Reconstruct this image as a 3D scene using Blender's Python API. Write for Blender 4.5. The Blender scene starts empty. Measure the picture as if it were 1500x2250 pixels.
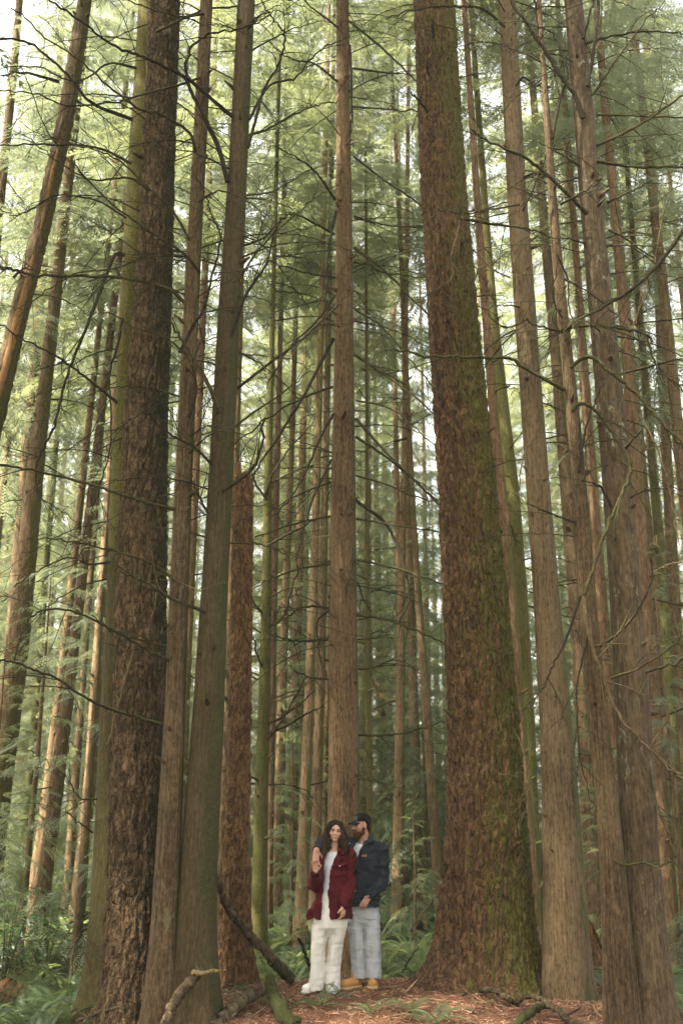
import bpy, math, random
import numpy as np
from mathutils import Vector, Matrix

R = math.radians
rng = np.random.default_rng(11)
random.seed(11)
scene = bpy.context.scene
COL = scene.collection

# ------------------------------------------------------------------ camera
PITCH, CAMZ, FPX = R(16.5), 1.87, 2187.5          # FPX: focal length in photo pixels (35 mm on a 24x36 frame)
cam_d = bpy.data.cameras.new('camera')
cam_d.sensor_fit = 'VERTICAL'; cam_d.sensor_height = 36.0; cam_d.sensor_width = 24.0
cam_d.lens = 35.0; cam_d.clip_start = 0.1; cam_d.clip_end = 1500
cam_d.dof.use_dof = True; cam_d.dof.focus_distance = 11.3; cam_d.dof.aperture_fstop = 1.4
cam = bpy.data.objects.new('camera', cam_d); COL.objects.link(cam)
cam.location = (0, 0, CAMZ); cam.rotation_euler = (math.pi/2 + PITCH, 0, 0)
scene.camera = cam

# ------------------------------------------------------------------ sky, sun, exposure
SUN_DIR = Vector((-0.62, -0.30, 0.95)).normalized()   # towards the sun: high, left and a little behind the camera
el = math.asin(SUN_DIR.z); az = math.atan2(SUN_DIR.x, SUN_DIR.y)
world = bpy.data.worlds.new('World'); scene.world = world; world.use_nodes = True
wn = world.node_tree.nodes; wl = world.node_tree.links
bg = wn['Background']
sky = wn.new('ShaderNodeTexSky'); sky.sky_type = 'NISHITA'; sky.sun_disc = False
sky.sun_elevation = el; sky.sun_rotation = az
sky.air_density = 1.0; sky.dust_density = 3.0; sky.ozone_density = 1.0
hz = wn.new('ShaderNodeHueSaturation'); hz.inputs['Saturation'].default_value = 0.45      # thin white cloud
wt = wn.new('ShaderNodeMix'); wt.data_type = 'RGBA'; wt.blend_type = 'MULTIPLY'; wt.inputs[0].default_value = 1.0; wt.inputs[7].default_value = (1.0, 0.95, 0.84, 1)
wl.new(sky.outputs[0], hz.inputs['Color']); wl.new(hz.outputs[0], wt.inputs[6]); wl.new(wt.outputs[2], bg.inputs[0]); bg.inputs[1].default_value = 0.15
sd = bpy.data.lights.new('sun', 'SUN'); sd.energy = 4.6; sd.angle = R(0.8); sd.color = (1.0, 0.93, 0.79)
sun = bpy.data.objects.new('sun', sd); COL.objects.link(sun)
sun.rotation_euler = SUN_DIR.to_track_quat('Z', 'Y').to_euler(); sun.location = (-20, 20, 40)
scene.view_settings.view_transform = 'Standard'; scene.view_settings.look = 'None'
scene.view_settings.exposure = 2.62; scene.view_settings.gamma = 1.0
scene.view_settings.use_curve_mapping = False
cy = scene.cycles
cy.max_bounces = 9; cy.diffuse_bounces = 6; cy.glossy_bounces = 2; cy.transmission_bounces = 7
cy.transparent_max_bounces = 4; cy.caustics_reflective = False; cy.caustics_refractive = False
cy.use_denoising = True; cy.sample_clamp_indirect = 6.0
cy.use_adaptive_sampling = True; cy.adaptive_threshold = 0.015

# ------------------------------------------------------------------ pixel -> place
SP, CP = math.sin(PITCH), math.cos(PITCH)
def at(px, py, Y):
    """point of the vertical plane at distance Y seen at photo pixel (px, py)"""
    u = (px-750.0)/FPX; v = (1125.0-py)/FPX
    t = Y/(CP - v*SP)
    return np.array([t*u, Y, CAMZ + t*(SP + v*CP)])
def mpp(py, Y):
    v = (1125.0-py)/FPX
    return Y/(CP - v*SP)/FPX                        # metres per photo pixel there

# ------------------------------------------------------------------ noise
def _hash(ix, iy, iz, s=0):
    h = (ix.astype(np.int64)*374761393 + iy.astype(np.int64)*668265263 + iz.astype(np.int64)*2147483647 + s*1274126177) & 0xffffffff
    h = ((h ^ (h >> 13))*1274126177) & 0xffffffff
    h = ((h ^ (h >> 16))*2246822519) & 0xffffffff
    return ((h ^ (h >> 15)) & 0xffffff)/16777215.0
def vnoise(p, s=0):
    i = np.floor(p).astype(np.int64); f = p - i; f = f*f*(3-2*f)
    o = 0
    for a in (0, 1):
        for b in (0, 1):
            for c in (0, 1):
                w = (f[..., 0] if a else 1-f[..., 0])*(f[..., 1] if b else 1-f[..., 1])*(f[..., 2] if c else 1-f[..., 2])
                o = o + w*_hash(i[..., 0]+a, i[..., 1]+b, i[..., 2]+c, s)
    return o
def fbm(p, n=3, s=0):
    o = 0; a = 0.5
    for k in range(n):
        o = o + a*vnoise(p*2**k, s+k); a *= 0.5
    return o
def worley(p, s=0):
    i = np.floor(p).astype(np.int64)
    d1 = np.full(p.shape[:-1], 9.0); d2 = d1.copy()
    for a in (-1, 0, 1):
        for b in (-1, 0, 1):
            for c in (-1, 0, 1):
                j = i + np.array([a, b, c])
                q = np.stack([_hash(j[..., 0], j[..., 1], j[..., 2], s+k) for k in (1, 2, 3)], -1) + j
                d = np.sqrt(((q-p)**2).sum(-1))
                n1 = np.minimum(d1, d); d2 = np.minimum(d2, np.maximum(d1, d)); d1 = n1
    return d1, d2

# ------------------------------------------------------------------ ground height
def gz(x, y):
    x = np.asarray(x, float); y = np.asarray(y, float)
    m = np.exp(-(np.abs((x-0.55)/3.25)**4 + np.abs((y-11.1)/2.6)**4))
    p = np.stack([x, y, 0*x], -1)
    d = np.hypot(x, y-11)
    return -0.45 + 0.45*m + (fbm(p*0.9, 3, 5)-0.44)*0.14 + (fbm(p*0.11+7, 2, 8)-0.37)*np.clip((d-6)/20, 0, 1)*1.6
def gz1(x, y): return float(gz(np.array([x]), np.array([y]))[0])

# ------------------------------------------------------------------ mesh helpers
def mesh_np(name, V, Fs, mat=None, smooth=True, mats=None, midx=None):
    V = np.asarray(V, np.float32)
    Fs = [np.asarray(f, np.int32) for f in Fs if len(f)]
    me = bpy.data.meshes.new(name)
    me.vertices.add(len(V)); me.vertices.foreach_set('co', V.ravel())
    tot = np.concatenate([np.full(len(f), f.shape[1], np.int32) for f in Fs])
    loops = np.concatenate([f.ravel() for f in Fs])
    me.loops.add(len(loops)); me.loops.foreach_set('vertex_index', loops)
    me.polygons.add(len(tot))
    st = np.zeros(len(tot), np.int32); st[1:] = np.cumsum(tot)[:-1]
    me.polygons.foreach_set('loop_start', st); me.polygons.foreach_set('loop_total', tot)
    me.polygons.foreach_set('use_smooth', np.full(len(tot), smooth, bool))
    for m in (mats or ([mat] if mat else [])): me.materials.append(m)
    if midx is not None: me.polygons.foreach_set('material_index', np.asarray(midx, np.int32))
    me.update(calc_edges=True); me.validate()
    return me
class MB:
    def __init__(s): s.V = []; s.F = {3: [], 4: []}; s.n = 0
    def add(s, V, F):
        V = np.asarray(V, float); F = np.asarray(F, int)
        s.V.append(V); s.F[F.shape[1]].append(F + s.n); s.n += len(V)
    def tube(s, P, rad, n=6, cap=True, rough=0.0):
        P = np.asarray(P, float); rad = np.asarray(rad, float)
        T = np.gradient(P, axis=0); T /= np.linalg.norm(T, axis=1)[:, None] + 1e-9
        ref = np.array([0.13, -0.31, 0.94]) if abs(T[0, 2]) < 0.9 else np.array([1.0, 0.1, 0])
        A = np.cross(T, ref); A /= np.linalg.norm(A, axis=1)[:, None] + 1e-9
        B = np.cross(T, A)
        th = np.arange(n)*2*np.pi/n
        rr = rad[:, None]*np.ones((1, n))
        if rough: rr = rr*(1 + rough*(rng.random(rr.shape)-0.5))
        V = P[:, None] + rr[..., None]*(np.cos(th)[None, :, None]*A[:, None] + np.sin(th)[None, :, None]*B[:, None])
        m = len(P)
        i, j = np.meshgrid(np.arange(m-1), np.arange(n), indexing='ij')
        F = np.stack([i*n+j, i*n+(j+1) % n, (i+1)*n+(j+1) % n, (i+1)*n+j], -1).reshape(-1, 4)
        s.add(V.reshape(-1, 3), F)
        if cap:
            for k in (0, m-1):
                c = np.vstack([V[k], P[k][None]])
                jj = np.arange(n)
                f = np.stack([jj, (jj+1) % n, np.full(n, n)], -1)
                s.add(c, f if k else f[:, ::-1])
    def data(s):
        return np.concatenate(s.V), [np.concatenate(f) for f in s.F.values() if f]
def link(name, me, parent=None, loc=None):
    o = bpy.data.objects.new(name, me); COL.objects.link(o)
    if parent is not None: o.parent = parent
    if loc is not None: o.location = loc
    return o
def build(name, mb, mat, parent=None, smooth=True):
    """one mesh object from world coordinates, origin at its parent's (or its own lowest) point"""
    V, F = mb.data() if isinstance(mb, MB) else mb
    if parent is not None: org = np.array(org_of(parent))
    else:
        k = V[:, 2].argmin(); org = V[k].copy()
    o = link(name, mesh_np(name, V-org, F, mat, smooth), parent)
    if parent is None: o.location = org
    return o
def org_of(o):
    v = Vector(o.location)
    while o.parent: o = o.parent; v = v + o.location
    return v
def tag(o, label, cat=None, group=None, kind=None):
    if label: o['label'] = label
    if cat: o['category'] = cat
    if group: o['group'] = group
    if kind: o['kind'] = kind
    return o
def thing(name, label, cat, loc, group=None):
    o = bpy.data.objects.new(name, None); COL.objects.link(o); o.location = Vector([float(c) for c in loc])
    o.empty_display_size = 0.2
    return tag(o, label, cat, group)

# ------------------------------------------------------------------ materials
def newmat(name):
    m = bpy.data.materials.new(name); m.use_nodes = True
    n = m.node_tree.nodes; l = m.node_tree.links
    return m, n, l, n['Principled BSDF']
def rgba(c): return (c[0], c[1], c[2], 1.0)
def ramp(n, stops):
    r = n.new('ShaderNodeValToRGB'); e = r.color_ramp.elements
    e[0].position, e[0].color = stops[0][0], rgba(stops[0][1])
    e[1].position, e[1].color = stops[-1][0], rgba(stops[-1][1])
    for p, c in stops[1:-1]:
        x = e.new(p); x.color = rgba(c)
    return r
def noise(n, l, vec, scale, detail=4, rough=0.55, dist=0.0):
    t = n.new('ShaderNodeTexNoise'); t.inputs['Scale'].default_value = scale
    t.inputs['Detail'].default_value = detail; t.inputs['Roughness'].default_value = rough
    t.inputs['Distortion'].default_value = dist
    l.new(vec, t.inputs['Vector']); return t
def mapping(n, l, vec, scale):
    m = n.new('ShaderNodeMapping'); m.inputs['Scale'].default_value = scale
    l.new(vec, m.inputs['Vector']); return m.outputs[0]
def math_(n, l, op, a, b, clamp=False):
    m = n.new('ShaderNodeMath'); m.operation = op; m.use_clamp = clamp
    for k, v in enumerate((a, b)):
        if isinstance(v, (int, float)): m.inputs[k].default_value = v
        else: l.new(v, m.inputs[k])
    return m.outputs[0]
def mixc(n, l, fac, a, b, mode='MIX'):
    m = n.new('ShaderNodeMix'); m.data_type = 'RGBA'; m.blend_type = mode
    if isinstance(fac, (int, float)): m.inputs[0].default_value = fac
    else: l.new(fac, m.inputs[0])
    for k, v in ((6, a), (7, b)):
        if isinstance(v, tuple): m.inputs[k].default_value = rgba(v)
        else: l.new(v, m.inputs[k])
    return m.outputs[2]
def smoothstep(n, l, v, a, b):
    m = n.new('ShaderNodeMapRange'); m.interpolation_type = 'SMOOTHSTEP'
    m.inputs[1].default_value = a; m.inputs[2].default_value = b
    l.new(v, m.inputs[0]); return m.outputs[0]
def bump(n, l, h, strength, dist, prev=None):
    b = n.new('ShaderNodeBump'); b.inputs['Strength'].default_value = strength; b.inputs['Distance'].default_value = dist
    l.new(h, b.inputs['Height'])
    if prev is not None: l.new(prev, b.inputs['Normal'])
    return b.outputs[0]

BK = 0.44
def bark(name, dark, mid, light, grain=14.0, stretch=0.1, bumps=0.6, bdist=0.02, moss=0.0, mdir=(0.7, -0.2, 0),
         moss_col=(0.09, 0.085, 0.018), lichen=0.0, plates=0.0, mossz=None, bk=1.0):
    moss_col = tuple(c*0.62 for c in moss_col)
    dark, mid, light = (tuple(c*BK*bk*k for c, k in zip(q, (1.06, 1.0, 0.80))) for q in (dark, mid, light))
    m, n, l, p = newmat(name)
    tc = n.new('ShaderNodeTexCoord'); ob = tc.outputs['Object']
    oi = n.new('ShaderNodeObjectInfo')
    off = n.new('ShaderNodeVectorMath'); off.operation = 'ADD'
    comb = n.new('ShaderNodeCombineXYZ')
    r30 = math_(n, l, 'MULTIPLY', oi.outputs['Random'], 37.0)
    l.new(r30, comb.inputs[0]); l.new(r30, comb.inputs[2])
    l.new(ob, off.inputs[0]); l.new(comb.outputs[0], off.inputs[1])
    v = off.outputs[0]
    vs = mapping(n, l, v, (1, 1, stretch))
    g1 = noise(n, l, vs, grain*1.5, 6, 0.7, 0.15)
    g2 = noise(n, l, mapping(n, l, v, (1, 1, 0.5)), grain*0.8, 6, 0.7, 0.2)
    g3 = noise(n, l, v, 0.9, 3, 0.5)
    fac = math_(n, l, 'ADD', math_(n, l, 'MULTIPLY', g1.outputs['Fac'], 0.55), math_(n, l, 'MULTIPLY', g2.outputs['Fac'], 0.45))
    fac = math_(n, l, 'ADD', fac, math_(n, l, 'MULTIPLY', math_(n, l, 'SUBTRACT', g3.outputs['Fac'], 0.5), 0.25))
    cr = ramp(n, [(0.39, dark), (0.50, mid), (0.62, light)]); l.new(fac, cr.inputs[0])
    col = cr.outputs[0]
    h = g1.outputs['Fac']
    if plates:
        vo = n.new('ShaderNodeTexVoronoi'); vo.feature = 'DISTANCE_TO_EDGE'; vo.inputs['Scale'].default_value = plates
        ds = noise(n, l, v, 9.0, 3, 0.6)
        va = n.new('ShaderNodeVectorMath'); va.operation = 'MULTIPLY_ADD'
        va.inputs[1].default_value = (0.12, 0.12, 0.35)
        l.new(ds.outputs['Color'], va.inputs[0]); l.new(v, va.inputs[2])
        l.new(mapping(n, l, va.outputs[0], (1, 1, 0.3)), vo.inputs['Vector'])
        ed = smoothstep(n, l, vo.outputs['Distance'], 0.0, 0.16)
        h = math_(n, l, 'ADD', math_(n, l, 'MULTIPLY', ed, 0.8), math_(n, l, 'MULTIPLY', h, 0.6))
        vc = n.new('ShaderNodeTexVoronoi'); vc.inputs['Scale'].default_value = plates*1.7
        l.new(mapping(n, l, va.outputs[0], (1, 1, 0.4)), vc.inputs['Vector'])
        sp = n.new('ShaderNodeSeparateColor'); l.new(vc.outputs['Color'], sp.inputs[0])
        tint = ramp(n, [(0.0, tuple(c*0.62 for c in mid)), (0.55, mid), (1.0, tuple(c*1.25 for c in light))])
        l.new(sp.outputs[0], tint.inputs[0])
        col = mixc(n, l, 0.45, col, tint.outputs[0])
    if lichen:
        ln = noise(n, l, mapping(n, l, v, (1, 1, 0.45)), 11.0, 6, 0.7, 0.5)
        lm = smoothstep(n, l, ln.outputs['Fac'], 0.56, 0.66)
        big = noise(n, l, v, 1.1, 2, 0.5)
        lm = math_(n, l, 'MULTIPLY', lm, smoothstep(n, l, big.outputs['Fac'], 0.42, 0.62))
        col = mixc(n, l, math_(n, l, 'MULTIPLY', lm, lichen), col, (0.23, 0.24, 0.15))
    if moss:
        geo = n.new('ShaderNodeNewGeometry')
        dt = n.new('ShaderNodeVectorMath'); dt.operation = 'DOT_PRODUCT'
        dt.inputs[1].default_value = mdir; l.new(geo.outputs['Normal'], dt.inputs[0])
        mn = noise(n, l, mapping(n, l, v, (1, 1, 0.4)), 3.2, 7, 0.68, 0.3)
        s = math_(n, l, 'ADD', math_(n, l, 'MULTIPLY', dt.outputs['Value'], 0.5), mn.outputs['Fac'])
        if mossz:
            sz = n.new('ShaderNodeSeparateXYZ'); l.new(ob, sz.inputs[0])
            s = math_(n, l, 'ADD', s, smoothstep(n, l, sz.outputs[2], mossz[0], mossz[1]))
            s = math_(n, l, 'SUBTRACT', s, mossz[2])
        mk = smoothstep(n, l, s, 0.72-moss*0.3, 0.86-moss*0.3)
        mcn = noise(n, l, v, 40.0, 4, 0.6)
        mc = ramp(n, [(0.3, tuple(c*0.55 for c in moss_col)), (0.7, tuple(c*1.5 for c in moss_col))]); l.new(mcn.outputs['Fac'], mc.inputs[0])
        col = mixc(n, l, math_(n, l, 'MULTIPLY', mk, 0.85), col, mc.outputs[0])
        h = math_(n, l, 'ADD', h, math_(n, l, 'MULTIPLY', math_(n, l, 'MULTIPLY', mk, mcn.outputs['Fac']), 0.5))
    # slight tone change between trees of one kind
    hs = n.new('ShaderNodeHueSaturation')
    l.new(math_(n, l, 'ADD', 0.8, math_(n, l, 'MULTIPLY', oi.outputs['Random'], 0.4)), hs.inputs['Value'])
    l.new(col, hs.inputs['Color'])
    l.new(hs.outputs[0], p.inputs['Base Color'])
    p.inputs['Roughness'].default_value = 0.92; p.inputs['Specular IOR Level'].default_value = 0.2
    l.new(bump(n, l, h, bumps, bdist), p.inputs['Normal'])
    return m

def leafmat(name, c1, c2, trans, tmix=0.45):
    m, n, l, p = newmat(name)
    n.remove(p)
    geo = n.new('ShaderNodeNewGeometry'); oi = n.new('ShaderNodeObjectInfo')
    tn = noise(n, l, geo.outputs['Position'], 0.7, 4, 0.6)
    f = math_(n, l, 'ADD', math_(n, l, 'MULTIPLY', tn.outputs['Fac'], 0.9), math_(n, l, 'MULTIPLY', oi.outputs['Random'], 0.35))
    f = math_(n, l, 'ADD', f, math_(n, l, 'MULTIPLY', math_(n, l, 'SUBTRACT', geo.outputs['Random Per Island'], 0.5), 0.35))
    f = math_(n, l, 'SUBTRACT', f, 0.15, True)
    col = mixc(n, l, f, c1, c2)
    d = n.new('ShaderNodeBsdfDiffuse'); l.new(col, d.inputs[0])
    t = n.new('ShaderNodeBsdfTranslucent'); l.new(mixc(n, l, f, tuple(c*0.75 for c in trans), trans), t.inputs[0])
    g = n.new('ShaderNodeBsdfGlossy'); g.inputs['Roughness'].default_value = 0.45; g.inputs[0].default_value = (0.5, 0.55, 0.5, 1)
    mx = n.new('ShaderNodeMixShader'); mx.inputs[0].default_value = tmix
    l.new(d.outputs[0], mx.inputs[1]); l.new(t.outputs[0], mx.inputs[2])
    m2 = n.new('ShaderNodeMixShader'); m2.inputs[0].default_value = 0.06
    l.new(mx.outputs[0], m2.inputs[1]); l.new(g.outputs[0], m2.inputs[2])
    l.new(m2.outputs[0], n['Material Output'].inputs[0])
    return m

M = {}
M['fir'] = bark('fir_bark', (0.035, 0.020, 0.012), (0.19, 0.105, 0.06), (0.48, 0.29, 0.17), grain=20, stretch=0.22, bumps=0.9, bdist=0.03,
                plates=17.0, moss=0.66, mdir=(0.9, -0.1, 0), moss_col=(0.17, 0.155, 0.032))
M['firdark'] = bark('dark_fir_bark', (0.034, 0.022, 0.014), (0.145, 0.092, 0.057), (0.46, 0.31, 0.195), grain=18, stretch=0.16, bumps=1.0, bdist=0.03,
                    plates=19.0, moss=0.02, moss_col=(0.05, 0.05, 0.015))
M['hemlock'] = bark('hemlock_bark', (0.055, 0.035, 0.021), (0.155, 0.104, 0.064), (0.28, 0.20, 0.127), bk=0.95, lichen=0.2, grain=42, stretch=0.045, bumps=0.6, bdist=0.012,
                    moss=0.05, mdir=(0.8, 0.3, 0), moss_col=(0.06, 0.06, 0.015))
M['hemtan'] = bark('olive_tan_bark', (0.055, 0.033, 0.019), (0.165, 0.106, 0.064), (0.29, 0.20, 0.125), bk=1.2, grain=42, stretch=0.045, bumps=0.6, bdist=0.012,
                    moss=0.05, mdir=(0.8, 0.3, 0), moss_col=(0.06, 0.06, 0.015))
M['hempale'] = bark('pale_hemlock_bark', (0.09, 0.06, 0.038), (0.20, 0.14, 0.09), (0.31, 0.225, 0.15), bk=0.98, grain=38, stretch=0.05, bumps=0.55, bdist=0.012,
                    moss=0.15, mdir=(0.8, 0.1, 0), lichen=0.25, moss_col=(0.075, 0.075, 0.02))
M['hemgreen'] = bark('greenish_hemlock_bark', (0.065, 0.048, 0.026), (0.125, 0.092, 0.052), (0.20, 0.15, 0.09), bk=0.85, grain=40, stretch=0.05, bumps=0.6, bdist=0.012,
                     moss=0.001, mdir=(0.75, -0.2, 0), moss_col=(0.06, 0.058, 0.018))
M['cedar'] = bark('lichen_hemlock_bark', (0.07, 0.047, 0.031), (0.165, 0.115, 0.077), (0.27, 0.20, 0.14), bk=0.90, grain=30, stretch=0.09, bumps=0.7, bdist=0.015,
                  moss=0, lichen=0.8, moss_col=(0.07, 0.075, 0.02))
M['olive'] = bark('olive_moss_bark', (0.06, 0.05, 0.02), (0.12, 0.10, 0.04), (0.19, 0.16, 0.07), grain=40, stretch=0.06, bumps=0.5, bdist=0.012,
                  moss=0.65, mdir=(-0.3, -0.3, 0), moss_col=(0.165, 0.145, 0.034), mossz=(3.0, 9.0, 0.35))
M['snag'] = bark('snag_bark', (0.05, 0.026, 0.014), (0.18, 0.098, 0.05), (0.42, 0.25, 0.125), grain=26, stretch=0.3, bumps=0.9, bdist=0.02, plates=16.0)
M['mossy'] = bark('mossy_bark', bk=1.45, dark=(0.055, 0.05, 0.02), mid=(0.10, 0.09, 0.035), light=(0.16, 0.14, 0.06), grain=30, stretch=0.12, bumps=0.6, moss=0.75, mdir=(0, -0.2, 0), moss_col=(0.085, 0.085, 0.018))
M['tan'] = bark('tan_bark', bk=1.45, dark=(0.12, 0.08, 0.05), mid=(0.24, 0.165, 0.105), light=(0.34, 0.25, 0.17), grain=30, stretch=0.08, bumps=0.5, moss=0.06)
M['red'] = bark('reddish_bark', bk=1.5, dark=(0.09, 0.052, 0.034), mid=(0.18, 0.11, 0.072), light=(0.28, 0.185, 0.125), grain=22, stretch=0.12, bumps=0.7, moss=0.06)
M['brown'] = bark('brown_bark', bk=1.95, dark=(0.05, 0.034, 0.022), mid=(0.12, 0.082, 0.052), light=(0.20, 0.145, 0.10), grain=26, stretch=0.1, bumps=0.7, moss=0.16)
M['bough'] = bark('dead_bough', (0.035, 0.028, 0.015), (0.075, 0.062, 0.032), (0.14, 0.115, 0.065), grain=50, stretch=0.5, bumps=0.5, bdist=0.006, moss=0.25, mdir=(0, 0, 0.9), moss_col=(0.05, 0.05, 0.014))
M['boughdark'] = bark('dark_bough', (0.02, 0.015, 0.010), (0.05, 0.038, 0.024), (0.10, 0.08, 0.05), grain=50, stretch=0.5, bumps=0.5, bdist=0.006, moss=0.1, mdir=(0, 0, 0.9))
M['boughmoss'] = bark('mossy_bough', (0.035, 0.03, 0.012), (0.075, 0.066, 0.024), (0.13, 0.115, 0.05), grain=50, stretch=0.5, bumps=0.7, bdist=0.01, moss=0.55, mdir=(0, 0, 0.9), moss_col=(0.05, 0.056, 0.014))
M['twig'] = bark('pale_twig', (0.11, 0.08, 0.046), (0.20, 0.15, 0.088), (0.32, 0.25, 0.16), grain=40, stretch=0.5, bumps=0.4, bdist=0.004)
M['rawwood'] = bark('raw_wood', (0.22, 0.11, 0.045), (0.38, 0.21, 0.10), (0.50, 0.32, 0.17), grain=60, stretch=0.06, bumps=0.6, bdist=0.006)
M['log'] = bark('weathered_log', (0.045, 0.032, 0.022), (0.12, 0.088, 0.06), (0.30, 0.235, 0.16), grain=20, stretch=0.5, bumps=0.8)
M['leaf'] = leafmat('conifer_needles', (0.034, 0.050, 0.024), (0.118, 0.136, 0.066), (0.35, 0.385, 0.17), 0.48)
M['leaf2'] = leafmat('grey_green_needles', (0.034, 0.052, 0.034), (0.115, 0.138, 0.088), (0.33, 0.37, 0.20), 0.45)
M['fern'] = leafmat('fern_green', (0.045, 0.080, 0.032), (0.112, 0.148, 0.066), (0.28, 0.34, 0.12), 0.45)
M['shrub'] = leafmat('shrub_leaf', (0.03, 0.075, 0.025), (0.07, 0.13, 0.035), (0.14, 0.25, 0.05), 0.4)
M['dead'] = leafmat('dead_needles', (0.16, 0.075, 0.03), (0.28, 0.15, 0.065), (0.36, 0.2, 0.08), 0.35)

# ------------------------------------------------------------------ setting: the forest floor
def ground():
    m, n, l, p = newmat('forest_floor')
    geo = n.new('ShaderNodeNewGeometry'); v = geo.outputs['Position']
    a = noise(n, l, v, 38.0, 8, 0.75, 1.2); b = noise(n, l, v, 2.2, 5, 0.6); c = noise(n, l, v, 120.0, 3, 0.6)
    f = math_(n, l, 'ADD', math_(n, l, 'MULTIPLY', a.outputs['Fac'], 0.7), math_(n, l, 'MULTIPLY', c.outputs['Fac'], 0.3))
    cr = ramp(n, [(0.32, (0.030, 0.014, 0.008)), (0.48, (0.11, 0.05, 0.026)), (0.60, (0.19, 0.09, 0.048)), (0.74, (0.30, 0.17, 0.10))])
    l.new(f, cr.inputs[0])
    c2 = ramp(n, [(0.35, (0.025, 0.022, 0.010)), (0.55, (0.055, 0.06, 0.018)), (0.7, (0.10, 0.065, 0.03))]); l.new(f, c2.inputs[0])
    # reddish needles on the mound, mossy brown away from it
    vd = n.new('ShaderNodeVectorMath'); vd.operation = 'DISTANCE'; l.new(v, vd.inputs[0]); vd.inputs[1].default_value = (0.5, 11.2, -0.1)
    k = math_(n, l, 'ADD', vd.outputs['Value'], math_(n, l, 'MULTIPLY', math_(n, l, 'SUBTRACT', b.outputs['Fac'], 0.5), 3.0))
    col = mixc(n, l, smoothstep(n, l, k, 2.9, 4.2), cr.outputs[0], c2.outputs[0])
    col = mixc(n, l, math_(n, l, 'MULTIPLY', smoothstep(n, l, b.outputs['Fac'], 0.58, 0.72), 0.6), col, (0.035, 0.02, 0.012))
    l.new(col, p.inputs['Base Color']); p.inputs['Roughness'].default_value = 0.95; p.inputs['Specular IOR Level'].default_value = 0.15
    l.new(bump(n, l, f, 0.9, 0.03), p.inputs['Normal'])
    far = np.array([8, 10, 13, 17, 22, 30, 40, 60, 90, 150, 300.])
    X = np.concatenate([-far[::-1], np.arange(-6, 6.01, 0.05), far])
    Yc = np.concatenate([[-200, -100, -50, -20, -8, 0, 4, 6, 7.5], np.arange(8.5, 15.01, 0.05), np.arange(15.5, 40, 0.7), [44, 50, 60, 75, 100, 160, 320]])
    gx, gy = np.meshgrid(X, Yc, indexing='ij')
    g = gz(gx, gy)
    q = np.stack([gx, gy, 0*gx], -1)
    near = (np.abs(gx) < 6.2)*(gy > 8)*(gy < 15.2)
    g = g + near*((fbm(q*5, 3, 21)-0.44)*0.05 + (fbm(q*17, 2, 23)-0.37)*0.025)
    V = np.stack([gx, gy, g], -1).reshape(-1, 3)
    a_, b_ = np.meshgrid(np.arange(len(X)-1), np.arange(len(Yc)-1), indexing='ij'); k_ = len(Yc)
    F = np.stack([a_*k_+b_, (a_+1)*k_+b_, (a_+1)*k_+b_+1, a_*k_+b_+1], -1).reshape(-1, 4)
    o = link('ground', mesh_np('ground', V, [F], m)); tag(o, 'forest floor mound of red brown fallen needles', 'ground', kind='structure')
ground()

def litter():
    m, n, l, p = newmat('litter')
    geo = n.new('ShaderNodeNewGeometry')
    cr = ramp(n, [(0.0, (0.05, 0.022, 0.012)), (0.5, (0.17, 0.078, 0.04)), (0.85, (0.27, 0.14, 0.075)), (1.0, (0.40, 0.28, 0.17))])
    l.new(geo.outputs['Random Per Island'], cr.inputs[0]); l.new(cr.outputs[0], p.inputs['Base Color']); p.inputs['Roughness'].default_value = 0.9
    N = 24000
    x = rng.uniform(-3.2, 4.0, N); y = rng.uniform(9.2, 13.6, N)
    z = gz(x, y) + rng.uniform(-0.005, 0.02, N)
    L = rng.exponential(0.035, N) + 0.02; L[::60] *= 3.5; L[::23] *= 1.8
    a = rng.uniform(0, np.pi, N); t = rng.normal(0, 0.25, N)
    d = np.stack([np.cos(a)*np.cos(t), np.sin(a)*np.cos(t), np.sin(t)], -1)*L[:, None]
    w = np.stack([-np.sin(a), np.cos(a), 0*a], -1)*((0.0035 + 0.003*rng.random(N))*np.where(np.arange(N) % 60 == 0, 2.2, 1))[:, None]
    c = np.stack([x, y, z], -1)
    up = np.array([0, 0, 0.005])
    V = np.stack([c-d/2-w, c-d/2+w, c+d/2+w*0.4, c+d/2-w*0.4, c+up], 1).reshape(-1, 3)
    b = np.arange(N)[:, None]*5
    F = np.concatenate([b+np.array([[0, 1, 4]]), b+np.array([[1, 2, 4]]), b+np.array([[2, 3, 4]]), b+np.array([[3, 0, 4]])])
    o = link('needle_litter', mesh_np('needle_litter', V, [F], m, False)); tag(o, 'fallen red brown needles and twig bits on the mound', 'litter', kind='stuff')
litter()

# ------------------------------------------------------------------ foliage arrays
def spray_tpl(n=8):
    """flat twig with leaflets on both sides, length 1 along x"""
    q = []
    for i in range(n):
        s = (i+0.5)/n
        L = 0.23*(1-0.7*s)+0.04
        for sg in (-1, 1):
            a = R(52-14*s)*sg
            d = np.array([math.cos(a), math.sin(a), -0.10]); w = np.array([-math.sin(a), math.cos(a), 0])*0.027
            b = np.array([s, 0, -0.14*s*s])
            q.append([b-w*0.4, b+d*L*0.5-w, b+d*L, b+d*L*0.5+w])
    b = np.array([0.97, 0, -0.13]); q.append([b+[-.06, -.02, 0], b+[0.05, -.02, -.01], b+[0.14, 0, -.04], b+[0.05, .02, -.01]])
    return np.array(q)                                  # (k,4,3)
TPL = spray_tpl(10); TPL_LO = spray_tpl(5)
TPL_LO[:, 1] += (TPL_LO[:, 1]-TPL_LO[:, 3])*0.35
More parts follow.
